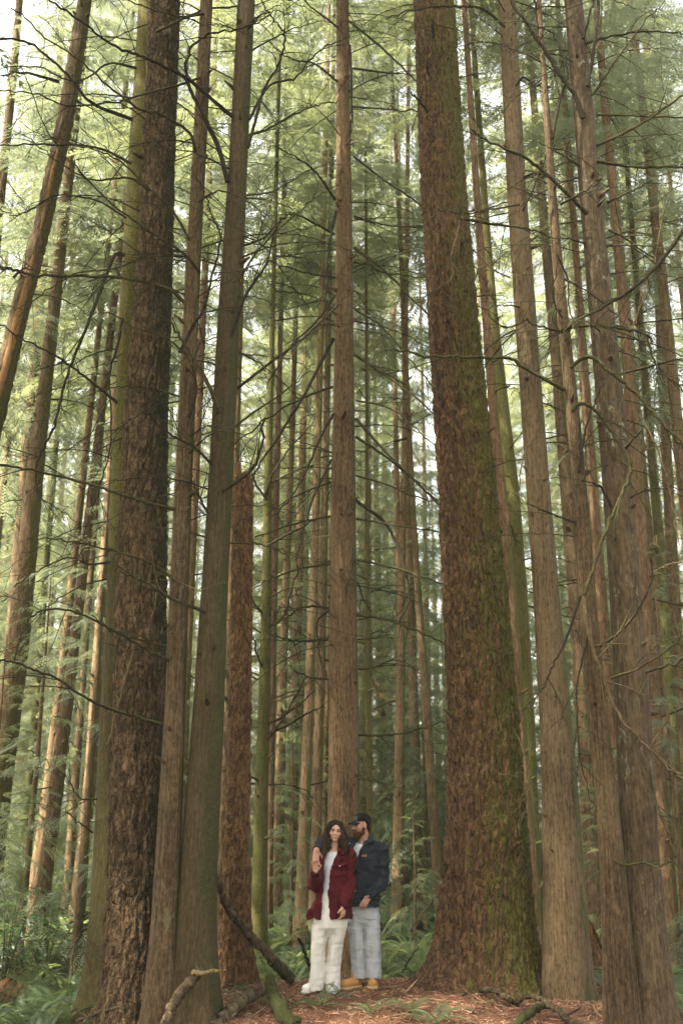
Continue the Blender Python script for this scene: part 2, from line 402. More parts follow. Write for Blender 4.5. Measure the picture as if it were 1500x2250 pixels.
def branch_sprays(base, az_, L, rise, droop, tpl, nt, rg, wide=0.30):
    """one leafy bough: quads (k,4,3)"""
    out = []
    f = np.array([math.cos(az_), math.sin(az_), 0]); sd_ = np.array([-f[1], f[0], 0]); up = np.array([0, 0, 1.0])
    def axis(s): return base + f*L*s + up*(rise*L*s - droop*L*s*s)
    for i in range(nt):
        s = 0.14 + 0.86*(i+rg.random())/nt
        for sg in (-1, 1):
            l_ = L*wide*(1.05-s*0.8)*rg.uniform(0.65, 1.2)
            a = R(rg.uniform(38, 66))*sg
            d = f*math.cos(a) + sd_*math.sin(a) + up*(rise*0.4-droop*s*1.3-rg.uniform(0.0, 0.5)); d /= np.linalg.norm(d)
            nrm = up + rg.normal(0, 0.28, 3); w = np.cross(nrm, d); w /= np.linalg.norm(w); n_ = np.cross(d, w)
            T = tpl*l_
            out.append(axis(s) + T[..., 0:1]*d + T[..., 1:2]*w + T[..., 2:3]*n_)
    s = 0.8; d = f + up*(rise-2*droop*0.9); d /= np.linalg.norm(d); T = tpl*L*0.3
    out.append(axis(s) + T[..., 0:1]*d + T[..., 1:2]*sd_ + T[..., 2:3]*np.cross(d, sd_))
    return np.concatenate(out)
def quads_mesh(name, Q, mat, extra=None):
    V = Q.reshape(-1, 3); F = np.arange(len(V)).reshape(-1, 4)
    return mesh_np(name, V, [F], mat, False)
def crown_proto(H, rad, nb, tpl, nt, seed, mat, low=0.75, droop=0.35):
    rg = np.random.default_rng(seed); qs = []
    for i in range(nb):
        s = (i+rg.random())/nb
        r = rad*((1-s)**0.75)*rg.uniform(0.6, 1.2)*(low+(1-low)*min(1, s*4)) + 0.25
        qs.append(branch_sprays(np.array([0, 0, H*s]), rg.uniform(0, 6.283), r, rg.uniform(0.0, 0.35)+0.3*s, droop*rg.uniform(0.6, 1.4), tpl, nt, rg))
    return quads_mesh('crown', np.concatenate(qs), mat)
CROWN_H = 16.0
CROWNS = [crown_proto(CROWN_H, 2.9, 72, TPL, 14, 100+k, M['leaf' if k % 3 else 'leaf2']) for k in range(5)]
YOUNG_H = 6.0
YOUNG = [crown_proto(YOUNG_H, 1.7, 46, TPL, 13, 200+k, M['leaf2' if k % 2 else 'leaf'], 1.0, 0.45) for k in range(3)]
FAR_CROWN = [crown_proto(CROWN_H, 3.0, 50, TPL_LO, 10, 300+k, M['leaf']) for k in range(3)]

# ------------------------------------------------------------------ trunks
def curve(P, n=6):
    """Catmull-Rom through the points"""
    P = np.asarray(P, float); Q = np.vstack([2*P[0]-P[1], P, 2*P[-1]-P[-2]]); out = []
    for i in range(1, len(Q)-2):
        t = np.linspace(0, 1, n, endpoint=False)[:, None]
        a, b, c, d = Q[i-1], Q[i], Q[i+1], Q[i+2]
        out.append(0.5*(2*b + (c-a)*t + (2*a-5*b+4*c-d)*t**2 + (3*b-a-3*c+d)*t**3))
    out.append(P[-1:]); return np.concatenate(out)

class Trunk:
    """rows: (centre px, py, width px) from top to bottom, standing at distance Y"""
    def __init__(s, rows, Y, top, lean=0.0, flare=0.0, fl_h=0.4):
        P = np.array([at(a, b, Y) for a, b, w in rows]); r = np.array([w*0.5*mpp(b, Y) for a, b, w in rows])
        o = np.argsort(P[:, 2]); P = P[o]; r = r[o]
        z = P[:, 2]; s.Y = Y
        # continue below and above the rows
        k0 = (P[1, 0]-P[0, 0])/(z[1]-z[0]); k1 = (P[-1, 0]-P[-2, 0])/(z[-1]-z[-2])
        zb = -1.2; zt = max(top, z[-1]+1)
        z2 = np.concatenate([[zb], z, [zt]]); x2 = np.concatenate([[P[0, 0]+k0*(zb-z[0])*(z[0] > zb)], P[:, 0], [P[-1, 0]+0.7*k1*(zt-z[-1])]])
        r2 = np.concatenate([[r[0]*1.03], r, [0.03]])
        if z2[0] >= z2[1]: z2, x2, r2 = z2[1:], x2[1:], r2[1:]
        g = np.linspace(z2[0], zt, 600); xi = np.interp(g, z2, x2); ri = np.interp(g, z2, r2)
        k = 25; ker = np.hanning(k+2)[1:-1]; ker /= ker.sum()
        sm = lambda a: np.convolve(np.concatenate([a[0]+(np.arange(-(k//2), 0))*(a[1]-a[0]), a, a[-1]+np.arange(1, k//2+1)*(a[-1]-a[-2])]), ker, 'valid')
        s.g, s.xs, s.rs, s.lean, s.top = g, sm(xi), sm(ri), lean, zt
        s.zg = gz1(float(np.interp(0, g, s.xs)), Y); s.flare, s.fl_h = flare, fl_h
        s.base = np.array([s.x(s.zg), Y, s.zg])
    def x(s, z): return np.interp(z, s.g, s.xs)
    def y(s, z): return s.Y + s.lean*(z - s.zg if hasattr(s, 'zg') else z)
    def r(s, z): return np.interp(z, s.g, s.rs)
    def mesh(s, kind, n, dz, seed, vis=14.5, knots=0):
        z = np.concatenate([np.arange(s.zg-0.3, vis, dz), np.arange(vis, s.top, 0.6), [s.top]])
        th = np.arange(n)*2*np.pi/n
        Z, T = np.meshgrid(z, th, indexing='ij')
        r0 = s.r(Z); c, sn = np.cos(T), np.sin(T)
        P = np.stack([c*r0 + seed*7.3, sn*r0, Z], -1)
        if kind == 'fir':
            q = P*np.array([15, 15, 3.4]) + (fbm(P*np.array([7, 7, 2.4]), 3, seed)[..., None]-0.44)*2.2
            d1, d2 = worley(q, seed); e = np.clip((d2-d1)/0.45, 0, 1)
            q2 = P*np.array([30, 30, 12.0]); e1, e2 = worley(q2, seed+9)
            d = 0.032*(e**0.7-0.6) + 0.014*np.clip((e2-e1)/0.5, 0, 1) + 0.02*(fbm(P*30, 3, seed+2)-0.44)
            d *= np.clip(s.r(Z)/0.33, 0.45, 1.15)
        elif kind == 'flaky':
            q = P*np.array([16, 16, 6.5]) + (fbm(P*9, 2, seed)[..., None]-0.4)*1.4
            d1, d2 = worley(q, seed); e = np.clip((d2-d1)/0.5, 0, 1)
            d = 0.016*(e-0.5) + 0.012*(fbm(P*34, 3, seed+2)-0.44)
        else:
            d = 0.009*(fbm(P*np.array([38, 38, 2.6]), 3, seed)-0.44) + 0.02*(fbm(P*np.array([3.2, 3.2, 0.7]), 2, seed+4)-0.37)
        if s.flare:
            h = np.exp(-np.clip(Z-s.zg, 0, None)/s.fl_h)
            lob = 0.65 + 0.5*np.cos(T*5+seed) * 0.5 + 0.6*fbm(np.stack([c*1.7+seed, sn*1.7, 0*T], -1), 2, seed)
            d = d + s.flare*h*lob
        rr = r0 + d*np.clip(r0/0.12, 0.2, 1)
        V = np.stack([s.x(Z) + rr*c, s.y(Z) + rr*sn, Z], -1).reshape(-1, 3)
        m = len(z)
        i, j = np.meshgrid(np.arange(m-1), np.arange(n), indexing='ij')
        F = np.stack([i*n+j, i*n+(j+1) % n, (i+1)*n+(j+1) % n, (i+1)*n+j], -1).reshape(-1, 4)
        mb = MB(); mb.add(V, F)
        rg = np.random.default_rng(seed)
        for k in range(knots):                     # dead knots and short stubs
            zz = rg.uniform(1.2, 13.5); a = rg.uniform(3.5, 6.0); rk = float(s.r(zz))
            d = np.array([math.cos(a), math.sin(a), rg.uniform(-0.1, 0.5)]); d /= np.linalg.norm(d)
            b = np.array([float(s.x(zz)), float(s.y(zz)), zz]) + d*rk*0.85
            L = rk*0.3 + rg.choice([0.02, 0.03, 0.05, 0.12]); w = rg.uniform(0.012, 0.026)
            mb.tube([b, b+d*L*0.5, b+d*L+np.array([0, 0, 0.01])], [w*1.8, w*1.1, w*0.5], 7, True, 0.3)
        return mb

def bough(mb, P, r0, r1, rg, twigs=0, tw_len=0.45, wob=0.012, n=6, droop=0.2):
    """a bare limb with side twigs through the points P"""
    C = curve(P, 7); m = len(C)
    C = C + rg.normal(0, wob, C.shape)*np.linspace(0, 1, m)[:, None]
    rad = r0 + (r1-r0)*np.linspace(0, 1, m)**0.8
    mb.tube(C, rad, n, True, 0.25)
    T = np.gradient(C, axis=0); T /= np.linalg.norm(T, axis=1)[:, None]
    for k in range(twigs):
        i = int(rg.integers(int(m*0.15), m-1)); t = T[i]
        d = t*rg.uniform(0.3, 1.0) + rg.normal(0, 0.55, 3) + np.array([0, 0, -droop*rg.random()]); d /= np.linalg.norm(d)
        L = tw_len*rg.uniform(0.35, 1.4); side = rg.normal(0, 0.16, 3)
        p0 = C[i]; tr = min(rad[i]*0.5, 0.0075)
        pts = [p0, p0+d*L*0.35+side*L*0.3, p0+d*L*0.7+side*L*0.5+np.array([0, 0, -droop*L*0.2]), p0+d*L+side*L*0.2+np.array([0, 0, -droop*L*0.5])]
        c2 = curve(pts, 3); mb.tube(c2, np.linspace(tr, 0.0026, len(c2)), 4, False)
        if L > tw_len*0.7:
            for q in range(2):
                j = int(rg.integers(2, len(c2)-1)); dd = d + rg.normal(0, 0.6, 3); dd /= np.linalg.norm(dd)
                e = c2[j]; mb.tube([e, e+dd*L*0.25, e+dd*L*0.45+rg.normal(0, 0.02, 3)], [0.0035, 0.003, 0.002], 3, False)
def px_bough(root, pts, Y0, Y1, w0, w1, mat, seed, twigs=4, tw_len=0.45, bulge=0.0, name='branch', n=6):
    rg = np.random.default_rng(seed)
    k = np.linspace(0, 1, len(pts)); Ys = Y0 + (Y1-Y0)*k + bulge*np.sin(np.pi*k)
    P = [at(a, b, y) for (a, b), y in zip(pts, Ys)]
    mb = MB(); s = mpp(pts[0][1], Y0)
    bough(mb, P, w0*0.5*s, w1*0.5*s, rg, twigs, tw_len)
    return build(name, mb, M[mat], root)
def make_tree(name, label, cat, tr, kind, mat, n, dz, seed, knots=0, crown=None, crown_z=None, vis=14.5, group=None):
    root = thing(name, label, cat, tr.base, group)
    build('trunk', tr.mesh(kind, n, dz, seed, vis, knots), M[mat], root)
    if crown is not None:
        zc = crown_z; o = link('crown', crown, root)
        o.location = Vector((float(tr.x(zc))-tr.base[0], float(tr.y(zc))-tr.base[1], zc-tr.base[2]))
        s = (tr.top-zc)/CROWN_H; o.scale = (0.75+0.35*s, 0.75+0.35*s, s); o.rotation_euler.z = seed*1.3
    return root

# ------------------------------------------------------------------ the near trees
T_A = Trunk([(328, 0, 44), (306, 400, 52), (292, 700, 58), (280, 1000, 66), (272, 1300, 74), (262, 1600, 84), (250, 2000, 96), (242, 2200, 112)], 11.3, 27, flare=0.16)
T_B = Trunk([(362, 0, 66), (350, 300, 70), (340, 600, 76), (322, 900, 92), (311, 1300, 106), (305, 1700, 118), (300, 2250, 140)], 10.9, 31, flare=0.10)
T_C = Trunk([(454, 0, 27), (440, 300, 30), (424, 600, 33), (411, 900, 36), (398, 1200, 38), (383, 1600, 45), (364, 2000, 58), (354, 2250, 72)], 10.25, 25, flare=0.06)
T_D = Trunk([(541, 0, 38), (531, 200, 40), (521, 400, 43), (502, 700, 48), (488, 1000, 52), (472, 1300, 58), (456, 1600, 70), (432, 2000, 84), (424, 2250, 100)], 10.3, 27, flare=0.10)
T_F = Trunk([(752, 0, 27), (754, 300, 32), (756, 600, 38), (755, 1000, 50), (755, 1500, 64), (755, 1800, 71), (756, 2100, 78)], 13.9, 30, flare=0.05)
T_G = Trunk([(953, 0, 86), (973, 400, 96), (995, 700, 106), (1020, 1000, 120), (1043, 1300, 136), (1062, 1600, 152), (1069, 1850, 176), (1068, 2000, 200), (1064, 2150, 236)], 11.9, 34, flare=0.30, fl_h=0.20)
T_H = Trunk([(1113, 0, 36), (1133, 400, 42), (1154, 700, 47), (1176, 1000, 50), (1198, 1300, 56), (1222, 1600, 72), (1237, 1900, 88), (1247, 2200, 104)], 11.5, 29, flare=0.07)
T_I = Trunk([(1192, 130, 11), (1206, 330, 16), (1214, 450, 20), (1226, 600, 23), (1246, 800, 27), (1266, 1000, 29), (1281, 1200, 33), (1296, 1400, 38), (1316, 1600, 43), (1336, 1800, 50), (1351, 2000, 62), (1366, 2250, 76)], 9.9, 12.2, flare=0.03)
T_J = Trunk([(1258, 0, 38), (1277, 200, 43), (1297, 450, 47), (1322, 700, 54), (1351, 1000, 63), (1373, 1300, 67), (1391, 1600, 78), (1404, 1900, 84), (1422, 2250, 112)], 10.1, 26, flare=0.09)
T_K = Trunk([(178, 60, 33), (147, 250, 36), (93, 500, 37), (40, 700, 40), (6, 850, 42), (-30, 1000, 44), (-230, 2100, 60)], 12.0, 17, flare=0.05)
T_E = Trunk([(534, 1040, 46), (532, 1300, 48), (526, 1600, 52), (520, 1850, 58), (518, 2000, 66), (518, 2140, 78)], 12.3, 1.0, flare=0.06)

tA = make_tree('hemlock_tree', 'olive green mossy trunk leftmost in the left cluster, behind the dark furrowed fir', 'tree', T_A, 'smooth', 'olive', 80, 0.04, 1, 12, CROWNS[0], 15.5)
tB = make_tree('fir_tree', 'dark rough furrowed fir trunk in the left cluster beside the mossy olive trunk', 'tree', T_B, 'fir', 'firdark', 150, 0.022, 2, 8, CROWNS[1], 17)
tC = make_tree('hemlock_tree', 'slim smooth brown trunk standing between the furrowed fir and the broader smooth trunk', 'tree', T_C, 'smooth', 'hemlock', 72, 0.04, 3, 14, CROWNS[2], 15.5)
tD = make_tree('hemlock_tree', 'broad greenish brown trunk of the left cluster with a curved bough at its foot', 'tree', T_D, 'smooth', 'hemgreen', 80, 0.04, 4, 18, CROWNS[3], 15.5)
tF = make_tree('hemlock_tree', 'straight smooth brown trunk rising directly behind the couple', 'tree', T_F, 'smooth', 'hemtan', 80, 0.04, 5, 22, CROWNS[4], 17, vis=17.5)
tG = make_tree('fir_tree', 'huge rough barked fir with flared base and moss, right of the couple', 'tree', T_G, 'fir', 'fir', 210, 0.02, 6, 20, CROWNS[1], 17.5)
tH = make_tree('hemlock_tree', 'pale smooth trunk just right of the huge fir', 'tree', T_H, 'smooth', 'hempale', 80, 0.04, 7, 16, CROWNS[0], 16)
tI = make_tree('hemlock_tree', 'thin crooked trunk forked at its top, in front of the lichen flecked trunk', 'tree', T_I, 'smooth', 'hemlock', 60, 0.04, 8, 12)
tJ = make_tree('hemlock_tree', 'broad lichen flecked grey brown trunk fused at its foot with a thin crooked trunk', 'tree', T_J, 'smooth', 'cedar', 84, 0.04, 9, 18, CROWNS[2], 15.5)
tK = make_tree('leaning_tree', 'tilted trunk at the upper left with an orange strip of bare wood', 'tree', T_K, 'flaky', 'brown', 60, 0.05, 10, 8, CROWNS[3], 15.0)
# bare wood strip on the leaning tree: a shallow shell on the camera side of the trunk
def strip(root, tr, z0, z1, a0, w, mat):
    z = np.arange(z0, z1, 0.05); mb = MB(); V = []
    for k, zz in enumerate(z):
        e = math.sin(math.pi*(k+0.5)/len(z))**0.4
        ww = w*e*(0.8+0.4*fbm(np.array([[0.3, 0.7, zz*2.0]]), 2, 5)[0]); r = float(tr.r(zz))+0.012
        for t in np.linspace(-1, 1, 6):
            a = a0 + ww*t + 0.15*math.sin(zz*1.7); rr = r - 0.01*t*t
            V.append([float(tr.x(zz))+rr*math.cos(a), tr.Y+rr*math.sin(a), zz])
    i, j = np.meshgrid(np.arange(len(z)-1), np.arange(5), indexing='ij')
    mb.add(V, np.stack([i*6+j, i*6+j+1, (i+1)*6+j+1, (i+1)*6+j], -1).reshape(-1, 4))
    o = build('bare_wood', mb, M[mat], root); return o
strip(tK, T_K, 6.6, 9.0, -1.35, 0.42, 'rawwood'); strip(tK, T_K, 9.3, 10.9, -1.2, 0.22, 'rawwood')
strip(tA, T_A, 4.6, 5.9, -1.0, 0.35, 'rawwood')

# broken snag: open splintered top
def snag():
    tr = T_E; ztop = at(534, 1040, 12.3)[2]
    tr.top = ztop
    root = thing('broken_snag', 'broken off dead trunk with flaking orange brown bark and a splintered top', 'dead tree', tr.base)
    n = 90; z = np.arange(tr.zg-0.3, ztop, 0.025); th = np.arange(n)*2*np.pi/n
    Z, T = np.meshgrid(z, th, indexing='ij'); c, s = np.cos(T), np.sin(T); r0 = tr.r(Z)
    P = np.stack([c*r0+3, s*r0, Z], -1)
    d1, d2 = worley(P*np.array([15, 15, 6]) + (fbm(P*9, 2, 4)[..., None]-.4)*1.5, 3); e = np.clip((d2-d1)/0.5, 0, 1)
    rr = r0 + 0.022*(e-0.5) + 0.012*(fbm(P*34, 3, 2)-0.44) + 0.07*np.exp(-np.clip(Z-tr.zg, 0, None)/0.3)*(0.6+0.5*np.cos(T*4))
    jag = ztop - 0.16*fbm(np.stack([np.cos(th)*4, np.sin(th)*4, 0*th], -1), 3, 9)
    Zc = np.minimum(Z, jag[None, :])
    V = np.stack([tr.x(Z)+rr*c, tr.Y+rr*s, Zc], -1).reshape(-1, 3); m = len(z)
    i, j = np.meshgrid(np.arange(m-1), np.arange(n), indexing='ij')
    F = np.stack([i*n+j, i*n+(j+1) % n, (i+1)*n+(j+1) % n, (i+1)*n+j], -1).reshape(-1, 4)
    mb = MB(); mb.add(V, F); build('trunk', mb, M['snag'], root)
    mb = MB(); x0 = float(tr.x(ztop)); r = float(tr.r(ztop))
    mb.tube([[x0, tr.Y, ztop-0.4], [x0, tr.Y, ztop-0.1], [x0-0.02, tr.Y, ztop-0.04]], [r*0.9, r*0.88, r*0.4], 16, True, 0.2)
    for k in range(16):
        a = rng.uniform(0, 6.28); q = r*rng.uniform(0.3, 0.85); h = rng.uniform(0.0, 0.07) + (0.14 if k < 4 else 0)
        if k < 4: a = 3.4 + 0.3*k; q = r*0.7
        b = np.array([x0+q*math.cos(a), tr.Y+q*math.sin(a), ztop-0.1])
        mb.tube([b, b+[0, 0, 0.06+h*0.6], b+[rng.normal(0, .008), 0, 0.08+h]], [0.03, 0.02, 0.003], 5, False)
    build('splintered_wood', mb, M['rawwood'], root)
    return root
tE = snag()

# thin top fork of the crooked tree, and every bare limb traced from the photograph
BR = [
 # root, points, Y0, Y1, w0, w1, material, twigs
 (tD, [(512,257),(450,205),(410,172),(350,140),(300,120),(245,97),(185,50),(130,15),(90,-20)], 10.2, 9.3, 11, 5, 'boughdark', 10),
 (tD, [(500,400),(480,325),(450,260),(418,195),(410,165),(410,130),(430,95),(460,75),(540,60),(600,30)], 10.2, 9.7, 14, 4, 'boughdark', 8),
 (tD, [(482,905),(465,860),(440,810),(415,770),(397,745),(372,705),(345,690)], 10.15, 9.7, 15, 4, 'bough', 5),
 (tD, [(395,775),(425,715),(447,680),(467,600),(485,525),(470,480),(445,415),(425,380)], 10.1, 9.8, 10, 3, 'boughdark', 6),
 (tD, [(487,1080),(545,1040),(570,1000),(580,922)], 10.1, 9.9, 12, 7, 'boughdark', 1),
 (tD, [(508,740),(540,650),(585,580),(605,505),(634,470)], 10.2, 10.0, 10, 4, 'boughdark', 4),
 (tD, [(545,325),(565,250),(580,195),(610,145),(625,100),(625,75),(600,40),(575,5)], 10.2, 10.0, 9, 4, 'boughdark', 6),
 (tD, [(548,262),(590,190),(650,170),(685,125),(745,85)], 10.2, 10.6, 8, 4, 'boughdark', 5),
 (tD, [(535,300),(585,285),(650,250),(700,230),(742,222)], 10.3, 11.4, 8, 4, 'bough', 4),
 (tD, [(535,540),(575,525),(605,500),(635,470)], 10.2, 10.3, 7, 4, 'boughdark', 3),
 (tD, [(515,858),(590,800),(650,755),(730,685),(760,650)], 10.3, 11.6, 9, 4, 'boughdark', 4),
 (tD, [(452,1345),(375,1315),(320,1280),(262,1257)], 10.1, 9.6, 10, 5, 'boughmoss', 5),
 (tD, [(465,1020),(430,985),(385,960),(345,930),(330,905)], 10.1, 9.7, 9, 4, 'boughdark', 4),
 (tD, [(458,1130),(440,1095),(425,1060),(420,1030)], 10.1, 10.0, 8, 4, 'boughdark', 2),
 (tD, [(515,640),(560,560),(640,480),(700,430),(750,400)], 10.3, 11.2, 7, 3, 'bough', 4),
 (tD, [(500,950),(560,905),(640,850),(690,800)], 10.3, 11.2, 7, 3, 'bough', 4),
 (tD, [(530,430),(600,420),(670,380),(735,350)], 10.3, 11.4, 6, 3, 'bough', 4),
 (tC, [(385,1120),(300,1097),(200,1065),(100,1040),(0,1020),(-60,1010)], 10.15, 9.5, 11, 6, 'bough', 5),
 (tC, [(372,1452),(320,1425),(250,1385),(165,1345),(100,1340),(65,1365),(30,1450)], 10.15, 9.6, 9, 4, 'bough', 6),
 (tC, [(365,1420),(300,1405),(240,1380),(200,1350)], 10.15, 9.8, 7, 3, 'bough', 3),
 (tC, [(355,1592),(290,1572),(210,1545),(120,1490),(60,1465),(0,1448),(-50,1440)], 10.15, 9.5, 9, 5, 'boughdark', 8),
 (tC, [(385,1275),(345,1245),(300,1225),(225,1205),(150,1190),(85,1182)], 10.15, 9.7, 9, 4, 'bough', 7),
 (tC, [(405,665),(370,635),(280,612),(200,607),(85,607),(40,595),(0,588),(-40,586)], 10.15, 9.5, 11, 6, 'bough', 7),
 (tC, [(417,527),(380,465),(325,410),(250,345),(170,320),(90,300)], 10.15, 9.7, 8, 3, 'bough', 7),
 (tC, [(440,600),(400,555),(325,505),(250,450),(165,365),(100,280),(50,150)], 10.15, 9.6, 8, 3, 'boughdark', 9),
 (tC, [(430,335),(415,290),(350,250),(310,240),(250,200),(185,140),(100,80),(25,15)], 10.15, 9.6, 9, 4, 'boughdark', 8),
 (tC, [(440,170),(400,185),(325,205),(250,225),(150,232),(75,205),(0,200),(-40,205)], 10.15, 9.7, 7, 3, 'bough', 6),
 (tC, [(448,30),(400,37),(350,25),(280,0),(230,-20)], 10.15, 9.8, 7, 3, 'bough', 5),
 (tC, [(415,920),(432,860),(425,800),(445,740)], 10.15, 9.9, 7, 4, 'boughdark', 3),
 (tC, [(412,780),(360,740),(300,720),(240,690),(180,690)], 10.15, 9.7, 6, 3, 'bough', 7),
 (tC, [(428,450),(480,420),(540,440),(620,500)], 10.2, 9.9, 6, 3, 'bough', 5),
 (tC, [(392,1320),(350,1290),(330,1200),(310,1130)], 10.1, 9.9, 4, 2, 'twig', 4),
 (tB, [(300,1400),(285,1460),(262,1540),(240,1635)], 10.35, 10.2, 9, 5, 'twig', 2),
 (tB, [(325,1280),(345,1300),(330,1370),(318,1420)], 10.4, 10.3, 5, 3, 'twig', 3),
 (tB, [(290,1210),(298,1250),(290,1300),(296,1350)], 10.4, 10.3, 6, 3, 'twig', 2),
 (tB, [(345,70),(440,25),(520,10),(560,-20)], 10.6, 10.2, 7, 4, 'bough', 5),
 (tB, [(290,360),(215,325),(100,317),(0,320),(-40,325)], 10.6, 10.1, 8, 3, 'bough', 6),
 (tB, [(330,420),(280,390),(200,395),(120,350),(50,290)], 10.6, 10.1, 7, 3, 'bough', 7),
 (tB, [(330,560),(250,590),(170,600),(100,640),(40,700)], 10.6, 10.0, 6, 3, 'bough', 8),
 (tB, [(380,640),(460,620),(530,590),(590,575)], 10.6, 10.0, 5, 2, 'twig', 6),
 (tA, [(290,262),(200,225),(150,165),(65,95),(0,85),(-30,85)], 11.2, 10.8, 10, 5, 'boughdark', 6),
 (tA, [(267,892),(215,850),(170,815),(110,775),(50,745),(0,715)], 11.2, 10.8, 9, 4, 'boughdark', 6),
 (tA, [(275,560),(250,565),(220,645),(180,745),(145,835),(120,935),(90,995),(80,1030),(85,1100)], 11.1, 10.6, 11, 4, 'boughdark', 12),
 (tA, [(270,700),(258,760),(240,830),(245,900),(240,1000),(215,1080),(200,1130)], 11.1, 10.8, 8, 3, 'boughdark', 8),
 (tA, [(262,1230),(200,1240),(150,1225),(90,1250),(30,1290)], 11.2, 10.8, 7, 3, 'bough', 8),
 (tA, [(222,1755),(180,1755),(160,1730),(150,1690)], 11.2, 11.0, 5, 2, 'boughdark', 8),
 (tA, [(210,2000),(185,2015),(175,2060),(168,2080)], 11.2, 11.0, 5, 2, 'boughdark', 8),
 (tA, [(205,1830),(165,1800),(140,1775)], 11.2, 11.0, 5, 2, 'boughdark', 4),
 (tA, [(300,150),(240,140),(170,180),(90,150),(0,145)], 11.2, 10.8, 7, 3, 'bough', 7),
 (tA, [(280,480),(210,440),(120,430),(50,470),(0,465)], 11.2, 10.8, 6, 3, 'bough', 7),
 # limbs of the tree behind the couple
 (tF, [(765,45),(850,115),(910,175),(950,200)], 13.8, 13.0, 7, 4, 'bough', 3),
 (tF, [(775,150),(850,160),(910,165)], 13.8, 13.2, 6, 3, 'bough', 3),
 (tF, [(775,235),(850,240),(925,245)], 13.8, 13.0, 6, 3, 'bough', 3),
 (tF, [(778,345),(850,400),(925,450),(960,480)], 13.8, 13.0, 7, 4, 'boughdark', 3),
 (tF, [(778,545),(850,600),(940,695)], 13.8, 13.0, 9, 5, 'bough', 3),
 (tF, [(778,575),(850,600),(935,610)], 13.8, 13.2, 6, 3, 'bough', 3),
 (tF, [(778,475),(850,495),(930,500)], 13.8, 13.3, 6, 3, 'bough', 3),
 (tF, [(780,680),(840,720),(900,790),(960,860)], 13.8, 13.1, 6, 3, 'bough', 3),
 (tF, [(780,780),(875,845),(955,910)], 13.8, 13.1, 8, 4, 'bough', 3),
 (tF, [(782,880),(860,900),(960,985)], 13.8, 13.1, 6, 3, 'bough', 3),
 (tF, [(782,920),(840,985),(900,1045),(968,1108)], 13.8, 13.0, 8, 5, 'boughdark', 2),
 (tF, [(782,960),(850,1005),(925,1070),(970,1120)], 13.8, 13.0, 8, 4, 'boughdark', 2),
 (tF, [(782,1045),(850,1065),(920,1095),(970,1100)], 13.8, 13.2, 6, 3, 'bough', 3),
 (tF, [(782,1100),(850,1155),(890,1250),(897,1325),(875,1365)], 13.8, 13.2, 10, 5, 'boughdark', 2),
 (tF, [(783,1140),(875,1155),(970,1170)], 13.8, 13.1, 6, 4, 'bough', 3),
 (tF, [(785,1230),(875,1250),(970,1285)], 13.8, 13.1, 7, 4, 'boughmoss', 3),
 (tF, [(785,1352),(830,1358),(875,1370),(925,1390),(975,1415)], 13.8, 13.2, 7, 4, 'boughmoss', 4),
 (tF, [(788,1615),(850,1615),(917,1603),(977,1583)], 13.8, 13.3, 7, 3, 'boughmoss', 5),
 (tF, [(787,1470),(820,1467),(853,1453),(883,1453),(917,1473)], 13.8, 13.5, 6, 3, 'bough', 5),
 (tF, [(786,1405),(820,1403),(850,1395)], 13.8, 13.5, 5, 3, 'bough', 2),
 (tF, [(786,1280),(800,1320),(815,1345)], 13.7, 13.6, 6, 3, 'boughdark', 1),
 (tF, [(787,1712),(805,1715),(818,1712)], 13.8, 13.6, 4, 2, 'bough', 1),
 (tF, [(722,1337),(680,1332),(640,1350),(590,1380)], 13.8, 13.5, 7, 4, 'boughmoss', 4),
 (tF, [(720,1405),(683,1408),(650,1408),(627,1403),(590,1393)], 13.8, 13.5, 8, 4, 'boughmoss', 6),
 (tF, [(720,1492),(687,1490),(657,1480),(633,1463)], 13.8, 13.6, 6, 3, 'boughmoss', 4),
 (tF, [(722,1340),(698,1365),(697,1400),(703,1440),(718,1490)], 13.7, 13.5, 6, 4, 'boughdark', 1),
 (tF, [(725,1135),(650,1150),(560,1180)], 13.8, 13.2, 6, 4, 'boughmoss', 3),
 (tF, [(732,910),(700,970),(675,1030),(640,1090),(600,1135)], 13.8, 13.2, 8, 4, 'boughdark', 3),
 (tF, [(730,850),(665,875),(600,910),(515,980)], 13.8, 12.6, 7, 4, 'boughdark', 3),
 (tF, [(732,745),(685,835),(650,900),(590,990),(555,1045)], 13.8, 12.6, 10, 5, 'boughdark', 3),
 (tF, [(737,440),(695,380),(660,350),(600,320)], 13.8, 13.0, 7, 3, 'boughdark', 4),
 (tF, [(735,515),(670,480),(630,465)], 13.8, 13.2, 7, 4, 'boughdark', 3),
 (tF, [(735,610),(675,600),(590,575)], 13.8, 13.0, 7, 3, 'boughdark', 4),
 (tF, [(738,465),(722,550),(712,725)], 13.7, 13.4, 9, 4, 'boughdark', 2),
 (tF, [(735,650),(700,700),(640,760),(585,850)], 13.8, 13.0, 8, 4, 'boughdark', 3),
 (tF, [(728,1010),(690,1090),(670,1150),(650,1230)], 13.8, 13.3, 7, 4, 'bough', 3),
 (tF, [(726,1060),(660,1085),(580,1130)], 13.8, 13.3, 6, 3, 'bough', 3),
 (tF, [(724,1240),(660,1250),(600,1270),(560,1290)], 13.8, 13.3, 6, 3, 'boughmoss', 3),
 (tF, [(742,180),(690,140),(640,130),(590,90)], 13.8, 13.2, 6, 3, 'bough', 4),
 (tF, [(742,60),(690,20),(650,-20)], 13.8, 13.2, 6, 3, 'bough', 3),
 (tF, [(768,100),(772,190),(770,300),(762,320)], 13.6, 13.5, 8, 5, 'boughdark', 2),
 # limbs on the right
 (tG, [(952,85),(950,60),(953,45)], 11.5, 11.3, 9, 5, 'boughdark', 0),
 (tG, [(940,245),(920,222),(903,205)], 11.5, 11.2, 9, 4, 'boughdark', 1),
